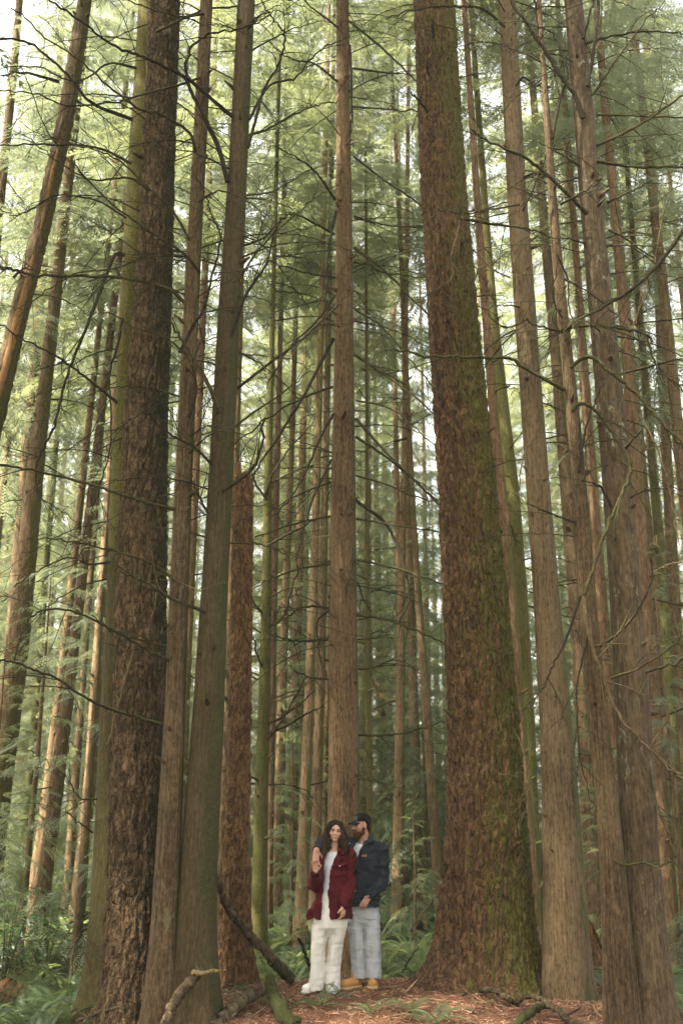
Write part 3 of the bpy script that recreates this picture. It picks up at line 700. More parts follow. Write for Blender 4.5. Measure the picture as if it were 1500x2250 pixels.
 (tG, [(942,165),(938,150),(940,138)], 11.5, 11.3, 8, 4, 'boughdark', 0),
 (tG, [(1010,490),(1000,530),(990,570),(995,600),(985,620),(950,640),(880,700),(800,790)], 11.3, 11.0, 7, 3, 'twig', 8),
 (tG, [(950,560),(955,590),(945,600),(930,590)], 11.3, 11.2, 4, 2, 'twig', 4),
 (tG, [(1010,480),(1100,495),(1175,505),(1215,525)], 11.2, 11.0, 8, 5, 'bough', 4),
 (tG, [(1128,1600),(1145,1640),(1160,1700),(1155,1750),(1110,1800)], 11.3, 11.2, 4, 2, 'twig', 4),
 (tG, [(1080,1660),(1085,1690),(1110,1702),(1160,1697)], 11.4, 11.2, 3, 2, 'twig', 2),
 (tI, [(1212,305),(1230,215),(1245,175),(1242,140),(1215,75),(1185,60)], 9.9, 9.8, 13, 5, 'boughdark', 4),
 (tI, [(1195,150),(1186,100),(1180,65),(1175,0),(1172,-30)], 9.9, 9.9, 11, 7, 'boughdark', 2),
 (tI, [(1230,450),(1275,425),(1305,405)], 9.85, 9.7, 9, 5, 'boughdark', 1),
 (tI, [(1500,505),(1450,575),(1400,625),(1350,660),(1275,700),(1240,722),(1205,742)], 9.4, 9.8, 15, 7, 'bough', 4),
 (tI, [(1240,720),(1300,716),(1350,720),(1400,728),(1432,742)], 9.8, 9.5, 13, 9, 'boughmoss', 3),
 (tI, [(1240,730),(1200,720),(1150,703)], 9.8, 9.7, 10, 5, 'boughdark', 3),
 (tI, [(1240,857),(1200,835),(1145,805),(1120,787),(1060,785),(950,782),(870,767)], 9.85, 9.6, 15, 8, 'boughmoss', 4),
 (tI, [(1250,810),(1280,787),(1305,787),(1330,810),(1375,845),(1420,890),(1450,925),(1500,985),(1540,1030)], 9.85, 9.5, 14, 10, 'boughmoss', 4),
 (tI, [(1255,905),(1275,887),(1305,900),(1340,945),(1370,990),(1385,1030),(1365,1090),(1330,1165),(1300,1250),(1282,1310)], 9.8, 9.4, 13, 11, 'boughmoss', 4),
 (tI, [(1282,1310),(1290,1380),(1310,1450),(1340,1530),(1370,1590),(1420,1640),(1470,1690),(1520,1730)], 9.4, 9.3, 13, 7, 'twig', 7),
 (tI, [(1270,1040),(1280,970),(1300,895),(1325,840)], 9.8, 9.6, 10, 5, 'boughdark', 2),
 (tI, [(1265,1150),(1215,1130),(1155,1107)], 9.85, 9.7, 8, 4, 'boughdark', 4),
 (tI, [(1315,1420),(1360,1390),(1400,1340),(1430,1275),(1432,1218)], 9.8, 9.5, 11, 6, 'boughdark', 2),
 (tI, [(1340,1490),(1410,1465),(1485,1410),(1520,1380)], 9.8, 9.5, 9, 5, 'bough', 3),
 (tI, [(1275,1310),(1240,1410),(1210,1470),(1180,1530),(1150,1560),(1100,1590)], 9.8, 9.6, 10, 3, 'boughdark', 4),
 (tI, [(1350,1892),(1374,1901),(1410,1895),(1440,1900),(1476,1892)], 9.75, 9.5, 8, 6, 'boughmoss', 2),
 (tI, [(1290,1400),(1270,1490),(1266,1560),(1280,1700),(1315,1790)], 9.8, 9.7, 6, 3, 'boughdark', 6),
 (tI, [(1222,560),(1245,610),(1255,700),(1300,760)], 9.8, 9.6, 7, 3, 'boughdark', 5),
 (tI, [(1235,700),(1215,660),(1220,600),(1236,540)], 9.8, 9.7, 6, 3, 'boughdark', 4),
 (tJ, [(1280,260),(1260,205),(1230,165),(1200,115),(1165,65),(1120,0),(1100,-30)], 9.9, 9.6, 14, 8, 'boughdark', 5),
 (tJ, [(1290,190),(1305,100),(1315,0),(1316,-30)], 9.9, 9.8, 11, 7, 'boughdark', 2),
 (tJ, [(1280,85),(1295,30),(1307,-10)], 9.9, 9.8, 9, 6, 'boughdark', 1),
 (tJ, [(1300,210),(1340,150),(1390,80),(1440,20)], 10.0, 9.7, 8, 4, 'bough', 3),
 (tJ, [(1290,470),(1250,430),(1185,370),(1140,340),(1075,310),(1032,282)], 9.9, 9.5, 12, 5, 'bough', 4),
 (tJ, [(1310,320),(1375,290),(1425,260),(1500,210),(1540,190)], 10.0, 9.8, 10, 5, 'bough', 4),
 (tJ, [(1310,355),(1400,367),(1500,367),(1540,365)], 10.0, 10.0, 9, 5, 'boughmoss', 4),
 (tJ, [(1310,252),(1400,255),(1500,258)], 10.0, 10.1, 7, 4, 'bough', 4),
 (tJ, [(1332,445),(1375,425),(1430,400)], 10.0, 9.8, 7, 3, 'boughdark', 2),
 (tJ, [(1285,95),(1340,80),(1420,70),(1500,72)], 10.0, 9.9, 8, 4, 'bough', 4),
 (tJ, [(1335,505),(1375,525),(1440,570),(1500,590)], 10.0, 10.1, 6, 3, 'bough', 4),
 (tJ, [(1342,1115),(1320,1070),(1292,1060)], 9.85, 9.7, 8, 4, 'boughdark', 1),
 (tJ, [(1372,985),(1390,965),(1408,948)], 9.9, 9.7, 9, 6, 'boughdark', 0),
 (tJ, [(1375,1100),(1400,1085),(1440,1073),(1500,1075)], 10.0, 9.8, 7, 3, 'bough', 3),
 (tJ, [(1410,1480),(1470,1460),(1530,1440)], 10.0, 9.8, 8, 5, 'boughdark', 2),
 (tJ, [(1365,760),(1400,690),(1440,560),(1460,420)], 9.9, 9.6, 5, 3, 'twig', 6),
 (tJ, [(1383,1600),(1410,1694),(1440,1769),(1470,1841),(1491,1907)], 9.75, 9.6, 7, 5, 'bough', 3),
 (tJ, [(1365,820),(1450,800),(1500,785)], 10.0, 9.8, 8, 4, 'boughdark', 2),
 (tJ, [(1380,700),(1420,740),(1440,800),(1500,860)], 9.9, 9.7, 8, 4, 'bough', 4),
 (tJ, [(1400,900),(1440,980),(1470,1080),(1490,1200)], 9.8, 9.6, 5, 3, 'twig', 6),
 (tH, [(1197,1514),(1200,1580),(1206,1670),(1215,1775),(1210,1859)], 11.1, 11.0, 6, 4, 'twig', 3),
 (tH, [(1132,190),(1150,170),(1180,190),(1200,160)], 11.3, 11.0, 7, 3, 'boughdark', 2),
 (tH, [(1110,60),(1060,20),(1000,15),(930,18),(850,40)], 11.3, 10.9, 8, 4, 'bough', 4),
 (tH, [(1150,390),(1180,380),(1230,400)], 11.4, 11.0, 8, 4, 'boughdark', 2),
 (tH, [(1120,610),(1080,590),(1030,540),(1005,520)], 11.3, 11.1, 5, 2, 'twig', 4),
 (tH, [(1160,700),(1110,720),(1070,690)], 11.3, 11.1, 6, 3, 'bough', 3),
 (tH, [(1140,450),(1080,460),(1030,470),(960,460)], 11.3, 11.0, 6, 3, 'bough', 4),
 (tH, [(1175,960),(1150,1000),(1140,1080),(1150,1120)], 11.3, 11.2, 5, 2, 'twig', 5),
 (tH, [(1150,420),(1190,440),(1240,470)], 11.4, 11.1, 7, 4, 'boughdark', 2),
 (tK, [(30,610),(55,590),(90,600)], 11.8, 11.7, 7, 4, 'bough', 2),
 (tK, [(130,180),(60,160),(0,165)], 11.8, 11.6, 9, 5, 'boughdark', 4),
]
for k, (root, pts, y0, y1, w0, w1, mat, tw) in enumerate(BR):
    kw = 0.72 if root is tI else 0.88
    px_bough(root, pts, y0, y1, w0*kw, w1*kw*0.85, mat, 1000+k, tw+2, 0.5)
# many more thin dead limbs
for root, tr, n_, z0, z1, L in ((tF, T_F, 46, 4.0, 16.0, 2.2), (tD, T_D, 32, 4.5, 12.8, 1.4), (tC, T_C, 28, 4.5, 12.8, 1.3), (tA, T_A, 22, 3.5, 13.5, 1.7), (tB, T_B, 20, 6, 13, 1.4),
                                (tH, T_H, 20, 5, 13.5, 1.5), (tJ, T_J, 26, 4, 12, 1.6), (tI, T_I, 10, 4, 11, 0.9), (tK, T_K, 8, 7, 14, 1.2), (tG, T_G, 8, 8, 14, 1.0)):
    rg = np.random.default_rng(int(abs(tr.base[0])*997)+5)
    for q in range(n_):
        z = rg.uniform(z0, z1); a = (0 if rg.random() < .5 else math.pi) + rg.normal(0, 0.55) - 0.25*(1 if q % 2 else -1)
        d = np.array([math.cos(a), math.sin(a), 0]); r = float(tr.r(z)); b = np.array([float(tr.x(z)), float(tr.y(z)), z]) + d*r*0.9; l_ = L*rg.uniform(0.4, 1.15)
        up_ = rg.uniform(-0.35, 0.55); dr = rg.uniform(0.15, 0.75); sdv = np.array([-d[1], d[0], 0])*rg.normal(0, .12)
        P = [b + d*l_*t + np.array([0, 0, l_*(up_*t - dr*t*t)]) + sdv*t*t*l_ for t in (0, .25, .5, .75, 1)]
        mb = MB(); bough(mb, P, rg.uniform(0.007, 0.013), 0.0025, rg, 6, l_*0.3, 0.014, 5, 0.35); build('branch', mb, M['bough' if rg.random() < .45 else 'boughdark'], root)


# ------------------------------------------------------------------ middle and far trees
def dead_limbs(mb, tr, rg, zs, L, r0=0.018, twigs=2):
    for z in zs:
        a = rg.uniform(0, 6.283); d = np.array([math.cos(a), math.sin(a), 0])
        b = np.array([float(tr.x(z)), float(tr.y(z)), z]); l_ = L*rg.uniform(0.4, 1.2)
        rise = rg.uniform(-0.35, 0.25)
        P = [b, b+d*l_*0.4+[0, 0, rise*l_*0.5+0.06], b+d*l_*0.75+[0, 0, rise*l_*0.7], b+d*l_+[0, 0, rise*l_*0.6-0.25*l_*rg.random()]]
        bough(mb, P, r0, 0.004, rg, twigs, l_*0.3, 0.02, 4)
MID = [
 # name, label, material, rows, Y, top, limbs, crown z or None
 ('hemlock_tree', 'leaning brown trunk at the left edge, behind fine green sprays', 'brown', [(100, 850, 30), (82, 1000, 36), (62, 1200, 42), (42, 1400, 48), (16, 1600, 54), (-4, 1740, 58), (-40, 2050, 64)], 16.5, 24, 10, 9.5),
 ('hemlock_tree', 'dark leaning trunk over the ferns at lower left, the thicker of a leaning pair', 'brown', [(160, 1450, 24), (140, 1600, 30), (120, 1760, 34), (100, 1900, 36), (84, 2030, 42)], 18.5, 24, 8, 9.0),
 ('hemlock_tree', 'sunlit orange brown leaning trunk beside the dark leaning one at lower left', 'tan', [(140, 1450, 18), (122, 1600, 22), (104, 1760, 26), (84, 1900, 28), (66, 2020, 34)], 19.0, 24, 6, 10),
 ('hemlock_tree', 'sunlit tan trunk seen just left of the left cluster', 'tan', [(225, 1300, 20), (212, 1500, 24), (200, 1700, 27), (185, 1850, 29), (172, 1980, 34)], 21, 26, 6, 11),
 ('hemlock_tree', 'yellowish thin trunk left of the sunlit tan trunk', 'tan', [(190, 1400, 14), (175, 1600, 17), (160, 1800, 19), (148, 1980, 22)], 23, 26, 6, 11),
 ('hemlock_tree', 'slim reddish trunk seen between the two smooth trunks of the left cluster', 'red', [(432, 1000, 18), (418, 1300, 20), (408, 1500, 22), (398, 1800, 24), (392, 2050, 28)], 17, 25, 6, 11),
 ('hemlock_tree', 'shaded brown trunk seen between the broad smooth trunk and the broken snag', 'brown', [(512, 1150, 22), (505, 1400, 26), (492, 1700, 32), (480, 1950, 36), (476, 2080, 40)], 15.5, 24, 6, 11),
 ('young_tree', 'green mossy crooked trunk with many bare limbs, right of the broken snag', 'mossy', [(596, 800, 12), (588, 1080, 18), (586, 1300, 22), (582, 1500, 26), (574, 1750, 30), (569, 2040, 36)], 15.0, 15, 16, None),
 ('hemlock_tree', 'slim red barked trunk right of the green mossy trunk', 'red', [(612, 900, 12), (604, 1200, 15), (600, 1400, 16), (594, 1700, 19), (588, 2000, 22)], 20, 27, 8, 12),
 ('hemlock_tree', 'brown trunk second to the right of the green mossy trunk', 'brown', [(640, 1000, 13), (628, 1300, 16), (618, 1600, 20), (610, 1950, 24)], 23, 27, 8, 12),
 ('hemlock_tree', 'tall tan trunk left of the couple', 'tan', [(698, 1000, 15), (690, 1250, 18), (680, 1500, 20), (668, 1800, 24), (660, 2040, 28)], 18.5, 27, 10, 12),
 ('hemlock_tree', 'brown knotty trunk close beside the tall tan trunk', 'brown', [(716, 1000, 15), (710, 1250, 18), (703, 1500, 20), (696, 1800, 23), (690, 2040, 26)], 19.5, 27, 10, 12),
 ('hemlock_tree', 'pale thin trunk half hidden by the tree behind the couple', 'tan', [(722, 1450, 10), (714, 1700, 13), (710, 2000, 16)], 24, 27, 4, 12),
 ('young_tree', 'thin greenish stem with a rusty dead spray, right of the tree behind the couple', 'mossy', [(806, 1000, 8), (807, 1300, 11), (808, 1550, 13), (812, 1800, 14), (812, 2030, 17)], 19, 16, 10, None),
 ('hemlock_tree', 'pink tan knotty trunk right of the man', 'tan', [(888, 1000, 13), (882, 1250, 16), (879, 1500, 20), (876, 1750, 23), (873, 1985, 27)], 20.5, 27, 8, 12),
 ('hemlock_tree', 'dark slim trunk leaning left, seen near the huge fir', 'brown', [(905, 1080, 12), (918, 1300, 15), (932, 1500, 18), (947, 1720, 20), (964, 1960, 23)], 20, 26, 8, 13),
 ('hemlock_tree', 'mossy trunk leaning left, seen right of the huge fir', 'mossy', [(1068, 500, 16), (1084, 700, 20), (1106, 900, 25), (1128, 1100, 28), (1143, 1300, 30), (1158, 1600, 34), (1170, 2000, 40)], 16, 24, 12, 14),
 ('hemlock_tree', 'reddish trunk close along the right side of the huge fir', 'red', [(1052, 500, 16), (1075, 800, 20), (1100, 1100, 26), (1125, 1400, 32), (1145, 1700, 38), (1165, 2020, 46)], 14.6, 25, 8, 15),
 ('hemlock_tree', 'brown trunk seen between the pale trunk and the thin crooked one', 'brown', [(1195, 500, 20), (1222, 800, 24), (1246, 1100, 28), (1268, 1400, 32), (1292, 1750, 36), (1308, 2050, 42)], 18.5, 26, 12, 14),
 ('hemlock_tree', 'reddish trunk glimpsed between the thin crooked trunk and the lichen flecked one', 'red', [(1290, 900, 18), (1312, 1200, 22), (1335, 1500, 27), (1358, 1800, 32), (1372, 2050, 38)], 17, 25, 8, 13),
 ('hemlock_tree', 'red brown trunk right of the lichen flecked trunk', 'red', [(1362, 600, 22), (1380, 800, 26), (1398, 1100, 32), (1420, 1400, 36), (1442, 1700, 42), (1468, 2060, 50)], 15.2, 24, 12, 13),
 ('hemlock_tree', 'thin mossy trunk at the far right edge', 'mossy', [(1405, 700, 14), (1430, 1000, 17), (1455, 1300, 19), (1478, 1600, 22), (1500, 2000, 26)], 19, 25, 10, 12),
 ('hemlock_tree', 'slim grey trunk high at the upper right', 'brown', [(1425, 200, 16), (1440, 500, 18), (1458, 900, 22), (1490, 1500, 28), (1512, 2000, 32)], 22, 28, 10, 15),
]
MIDCOL = []
for k, (nm, lab, mat, rows, Y, top, limbs, cz) in enumerate(MID):
    tr = Trunk(rows, Y, top, flare=0.05); rg = np.random.default_rng(400+k)
    root = make_tree(nm, lab, 'tree', tr, 'flaky' if mat in ('red', 'brown') else 'smooth', mat, 40, 0.08, 30+k, 8, CROWNS[k % 5] if cz else None, cz)
    MIDCOL.append((tr.base[0], Y))
    for q in range(limbs):
        mb = MB(); dead_limbs(mb, tr, rg, [rg.uniform(1.5, min(cz or 11, 12))], 1.5, 0.016, 4)
        build('branch', mb, M['boughmoss' if mat == 'mossy' else ('bough' if q % 2 else 'boughdark')], root)
    if k == 7:
        for pts in ([(580,1633),(610,1597),(643,1540),(675,1488)], [(588,1613),(633,1593),(687,1560),(717,1552)], [(586,1590),(626,1573),(690,1517)],
                    [(590,1380),(625,1350),(640,1300),(655,1240)], [(580,1470),(565,1440),(558,1400)], [(575,1345),(560,1330),(556,1320)], [(584,1090),(600,1040),(640,980),(690,930)],
                    [(588,1100),(560,1060),(556,1020)], [(586,1200),(640,1170),(700,1140)]):
            px_bough(root, pts, 14.95, 14.8, 7, 3, 'boughdark', 1500+len(pts)+pts[0][1], 3, 0.4)
    if k == 13:
        rg2 = np.random.default_rng(5); qs = []
        for (a, b) in ((825, 1515), (838, 1535), (795, 1530)):
            qs = []; qs.append(branch_sprays(at(810, b-18, 19), 0.0 if a > 810 else 3.1, abs(a-810)*mpp(b, 19)+0.12, 0.1, 0.5, TPL, 6, rg2, 0.7))
            build('dead_spray', (np.concatenate(qs).reshape(-1, 3), [np.arange(len(np.concatenate(qs))*4).reshape(-1, 4)]), M['dead'], root, False)

# distant trunks, a few kinds, each tree an object with trunk and crown
def far_trunk(H, r, seed, mat, lean):
    rg = np.random.default_rng(seed); mb = MB()
    z = np.linspace(-0.5, H, 40); n = 14
    x = 0.12*np.cumsum(rg.normal(0, 0.1, 40)) + lean*z
    x -= np.interp(0, z, x); rad = r*np.clip(1-z/H, 0.03, 1)**0.8 + 0.35*r*np.exp(-np.clip(z, 0, None)/0.4)
    mb.tube(np.stack([x, 0*z, z], -1), rad, n, True, 0.08)
    class Q: pass
    q = Q(); q.x = lambda zz: np.interp(zz, z, x); q.y = lambda zz: 0.0
    dead_limbs(mb, q, rg, rg.uniform(2, H*0.5, 26), 1.9, 0.02, 3)
    V, F = mb.data(); return mesh_np('trunk', V, F, mat)
FT = [far_trunk(29, 0.19, 500+k, M[m], ln) for k, (m, ln) in enumerate([('red', 0.0), ('tan', 0.012), ('brown', -0.015), ('mossy', 0.02), ('brown', 0.01), ('tan', -0.02)])]
FL = ['reddish distant trunk among the far trees', 'pale tan distant trunk among the far trees', 'brown distant trunk among the far trees',
      'green mossy distant trunk among the far trees', 'brown distant trunk among the far trees', 'pale tan distant trunk among the far trees']
pts = list(MIDCOL); n_far = 0
rg = np.random.default_rng(77); tries = 0
while n_far < 66 and tries < 20000:
    tries += 1
    Y = 20 + 44*rg.random()**0.75
    X = rg.uniform(-1, 1)*(0.40*Y + 5)
    if n_far < 16 and tries < 400:                                   # fill the gaps left between the named trunks
        px = [-30, 30, 90, -80, 240, 655, 1540, 690, 840, 1430, 910, 800, 1580, 1210, 1330, 1480][n_far]; Y = rg.uniform(22, 40); X = (px-750)/FPX*Y
    if any((X-a)**2 + (Y-b)**2 < (2.1 if Y > 26 else 1.7)**2 for a, b in pts): continue
    if Y < 27 and abs(X) < 0.06*Y: continue
    pts.append((X, Y)); k = int(rg.integers(0, 6)); s = rg.uniform(0.85, 1.2) + (0.28 if Y > 36 else 0); w = rg.uniform(0.45, 1.0)
    root = thing('conifer_tree', FL[k], 'tree', (X, Y, gz1(X, Y)), 'distant trees deep in the forest')
    t = link('trunk', FT[k], root); t.scale = (w, w, s); t.rotation_euler.z = rg.uniform(0, 6.28)
    c = link('crown', (CROWNS if Y < 45 else FAR_CROWN)[int(rg.integers(0, 3))], root)
    z0 = rg.uniform(3.5, 10.0) + (2.5 if Y < 27 else 0); hs = (30*s-z0)/CROWN_H
    c.location = (0, 0, z0); cw = 0.95+0.35*w+(0.3 if Y > 30 else 0); c.scale = (cw, cw, hs); c.rotation_euler.z = rg.uniform(0, 6.28)
    n_far += 1

# conifers added behind and beside the camera to shade this spot
rg = np.random.default_rng(31); sp = []
while len(sp) < 12:
    X, Y = rg.uniform(-20, 20), rg.uniform(-20, 9)
    if math.hypot(X, Y) < 3.5 or Y > 2 or (Y > 0 and abs(X) < 0.45*Y + 2.5) or any((X-a)**2+(Y-b)**2 < 9 for a, b in sp): continue
    sp.append((X, Y)); k = len(sp) % 6
    root = thing('conifer_tree', 'shade conifer added behind or beside the viewpoint', 'tree', (X, Y, gz1(X, Y)), 'shade trees added around the viewpoint')
    t = link('trunk', FT[k], root); t.rotation_euler.z = rg.uniform(0, 6.28); t.scale = (1.4, 1.4, 1)
    c = link('crown', CROWNS[k % 5], root); z0 = rg.uniform(4, 9); c.location = (0, 0, z0); c.scale = (1.25, 1.25, (29-z0)/CROWN_H); c.rotation_euler.z = rg.uniform(0, 6.28)

for k in range(13):  # row added on the left to keep direct sun off couple and near trunks
    for _ in range(200):
        Y = rg.uniform(1.0, 13.0); X = -rg.uniform(0.40*Y + 2.2, 0.40*Y + 13)
        if not any((X-a)**2+(Y-b)**2 < 4 for a, b in sp) : break
    sp.append((X, Y))
    root = thing('conifer_tree', 'shade conifer added behind or beside the viewpoint', 'tree', (X, Y, gz1(X, Y)), 'shade trees added around the viewpoint')
    t = link('trunk', FT[k % 6], root); t.rotation_euler.z = rg.uniform(0, 6.28)
    c = link('crown', CROWNS[k % 5], root); z0 = rg.uniform(6, 10); c.location = (0, 0, z0); c.scale = (1.0, 1.0, (29-z0)/CROWN_H); c.rotation_euler.z = rg.uniform(0, 6.28)

# tall trees that close the two upper corners
for px, Y, z0, lab in ((-70, 17.5, 8, 'tall conifer at the left edge whose crown fills the upper left corner'), (50, 21, 10, 'tall conifer behind the tilted trunk at the upper left'), (1545, 18, 9, 'tall conifer at the right edge whose crown fills the upper right corner'),
                       (1450, 21.5, 11, 'tall conifer behind the slim grey trunk at the upper right'), (1330, 25, 11, 'tall conifer seen between the right hand trunks near the top')):
    X = (px-750)/FPX*Y*1.02; root = thing('conifer_tree', lab, 'tree', (X, Y, gz1(X, Y)))
    t = link('trunk', FT[2], root); t.scale = (0.8, 0.8, 1.1)
    c = link('crown', CROWNS[px % 5], root); c.location = (0, 0, z0); c.scale = (1.1, 1.1, (32-z0)/CROWN_H); c.rotation_euler.z = px

for X, Y, z0 in ((-4.7, 6.4, 11.5), (-3.7, 4.4, 11), (-6.2, 8.0, 10.5), (-5.2, 2.4, 10)):  # further conifers added towards the sun to block it from the front ground
    root = thing('conifer_tree', 'shade conifer added behind or beside the viewpoint', 'tree', (X, Y, gz1(X, Y)), 'shade trees added around the viewpoint')
    t = link('trunk', FT[4], root); c = link('crown', CROWNS[1], root); c.location = (0, 0, z0); c.scale = (1.1, 1.1, (30-z0)/CROWN_H); c.rotation_euler.z = X
rg = np.random.default_rng(52)
for px in (585, 625, 650, 690, 705, 795, 830, 850, 885, 910, 935, 1085, 1100, 1185, 1215, 1290, 1340):
    Y = rg.uniform(40, 57); X = (px-750)/FPX*Y; k = int(rg.integers(0, 3))
    root = thing('conifer_tree', FL[k], 'tree', (X, Y, gz1(X, Y)), 'distant trees deep in the forest')
    t = link('trunk', FT[k], root); t.scale = (.8, .8, 1.35); c = link('crown', CROWNS[int(rg.integers(0, 5))], root)
    z0 = rg.uniform(6, 11); c.location = (0, 0, z0); c.scale = (1.35, 1.35, (40-z0)/CROWN_H); c.rotation_euler.z = rg.uniform(0, 6.28)

# young trees under the canopy
yl = 0
Y_SPOTS = [(70, 15.8, 1.05, 'feathery young conifer with drooping sprays at the left edge, beside the leaning brown trunk'),
           (190, 15.0, 1.35, 'tall feathery young conifer just left of the left cluster'),
           (-20, 14.2, 0.8, 'low feathery young conifer cut by the left edge'),
           (640, 18.0, 0.62, 'small young conifer left of the couple, behind the ferns'),
           (930, 21.0, 0.9, 'dark young conifer between the man and the huge fir'),
           (905, 17.5, 0.42, 'knee high young conifer in the ferns right of the man'),
           (1320, 16.0, 0.8, 'young conifer seen between the pale trunk and the thin crooked one'),
           (1480, 15.0, 1.0, 'feathery young conifer at the right edge')]
for px, Y, s, lab in Y_SPOTS:
    p = at(px, 1773, Y); g = gz1(p[0], Y)
    root = thing('young_conifer', lab, 'young tree', (p[0], Y, g))
    mb = MB(); mb.tube([[p[0], Y, g-0.1], [p[0]+0.03, Y, g+YOUNG_H*s*0.5], [p[0], Y, g+YOUNG_H*s*0.98]], [0.05*s+0.01, 0.03*s+.006, 0.006], 7)
    build('trunk', mb, M['brown'], root)
    c = link('crown', YOUNG[yl % 3], root); c.location = (0, 0, 0.3*s); c.scale = (s*0.9, s*0.9, s); c.rotation_euler.z = yl*2.1; yl += 1
for px, Y, s in ((600, 22, 1.3), (655, 25, 1.6), (700, 28, 1.9), (800, 24, 1.5), (845, 22, 1.1), (920, 26, 1.9), (1110, 22, 1.3), (1320, 24, 1.6), (640, 34, 2.3), (860, 36, 2.5), (470, 26, 1.9), (225, 24, 1.6), (60, 22, 1.7), (1400, 23, 1.8), (780, 31, 2.2), (560, 30, 2.2), (960, 30, 2.0)):
    X = (px-750)/FPX*Y; pts.append((X, Y)); root = thing('young_conifer', 'green young conifer growing under the far trees', 'young tree', (X, Y, gz1(X, Y)), 'young conifers under the far trees')
    c = link('crown', YOUNG[px % 3], root); c.scale = (s*0.9, s*0.9, s); c.location = (0, 0, 0.1); c.rotation_euler.z = px
n = 0
while n < 150:
    Y = rg.uniform(20, 50); X = rg.uniform(-1, 1)*(0.37*Y+3)
    if any((X-a)**2 + (Y-b)**2 < 1.0 for a, b in pts): continue
    pts.append((X, Y)); s = rg.uniform(0.4, 2.3)*(0.75 if Y < 25 else 1)
    root = thing('young_conifer', 'green young conifer growing under the far trees', 'young tree', (X, Y, gz1(X, Y)), 'young conifers under the far trees')
    c = link('crown', YOUNG[int(rg.integers(0, 3))], root); c.scale = (s, s, s); c.location = (0, 0, 0.1); c.rotation_euler.z = rg.uniform(0, 6)
    n += 1

def far_forest():
    rg = np.random.default_rng(9); base = []
    for m in FAR_CROWN:
        a = np.empty(len(m.vertices)*3, np.float32); m.vertices.foreach_get('co', a); base.append(a.reshape(-1, 3)[:])
    Vs, Fs, mi = [], [], []; o = 0
    for k in range(150):
        Y = rg.uniform(58, 95); X = rg.uniform(-1, 1)*(0.40*Y+8); b = base[k % 3]; a = rg.uniform(0, 6.28)
        sx = rg.uniform(1.6, 2.3); hz = rg.uniform(1.9, 3.1); z0 = rg.uniform(0, 5) + gz1(X, Y)
        c, s = math.cos(a)*sx, math.sin(a)*sx
        V = np.stack([b[:, 0]*c-b[:, 1]*s+X, b[:, 0]*s+b[:, 1]*c+Y, b[:, 2]*hz+z0], -1)
        Vs.append(V); Fs.append(np.arange(len(V)).reshape(-1, 4)+o); o += len(V); mi.append(np.zeros(len(V)//4))
        mb = MB(); mb.tube([[X, Y, -2], [X, Y, 15], [X, Y, 30]], [0.3, 0.22, 0.04], 8, False); v, f = mb.data()
        Vs.append(v); Fs.append(f[0]+o); o += len(v); mi.append(np.ones(len(f[0])))
    ob = link('distant_forest', mesh_np('distant_forest', np.concatenate(Vs), [np.concatenate(Fs)], None, False, [M['leaf'], M['brown']], np.concatenate(mi)))
    tag(ob, 'mass of green conifers farthest back in the forest', 'forest', kind='stuff')
far_forest()

# ------------------------------------------------------------------ ferns and undergrowth
def frond(L, az_, lift, arch, npin, rg, wide=0.15):
    q = []; f = np.array([math.cos(az_), math.sin(az_), 0]); sd_ = np.array([-f[1], f[0], 0]); up = np.array([0, 0, 1.0])
    tw = rg.normal(0, 0.25)
    def ax(s): return f*L*(s*math.cos(lift) + 0.18*s*s) + up*L*(s*math.sin(lift) - arch*s*s)
    for i in range(npin):
        s = 0.12 + 0.88*(i+0.5)/npin; t = ax(s+0.01)-ax(s-0.01); t /= np.linalg.norm(t); nn = np.cross(t, sd_)*-1
        w = L*wide*math.sin(math.pi*(0.12+0.88*s)**0.75)**0.7*rg.uniform(0.9, 1.1); h = L*0.92/npin*0.33
        for sg in (-1, 1):
            d = sd_*sg*0.95 + t*0.32 + nn*(0.12+tw*sg*0.4); b = ax(s)
            q.append([b-t*h*0.7, b+d*w*0.45-t*h, b+d*w-t*h*0.05, b+d*w*0.45+t*h])
    return np.array(q)
def rachis(mb, L, az_, lift, arch):
    f = np.array([math.cos(az_), math.sin(az_), 0]); s = np.linspace(0, 0.97, 7)[:, None]
    P = f*L*(s*math.cos(lift)+0.18*s*s) + np.array([0, 0, 1.0])*L*(s*math.sin(lift)-arch*s*s)
    mb.tube(P, np.linspace(0.0045, 0.0015, 7), 4, False)
def fern_mesh(seed, nf, npin, L0):
    rg = np.random.default_rng(seed)
    return np.concatenate([frond(L0*rg.uniform(0.7, 1.15), k*6.283/nf+rg.normal(0, 0.25), R(rg.uniform(35, 78)), rg.uniform(0.45, 0.8), npin, rg) for k in range(nf)])
FERN_Q = [fern_mesh(600+k, 14, 26, 0.80) for k in range(4)]
FERNS = [quads_mesh('fern', q, M['fern']) for q in FERN_Q]
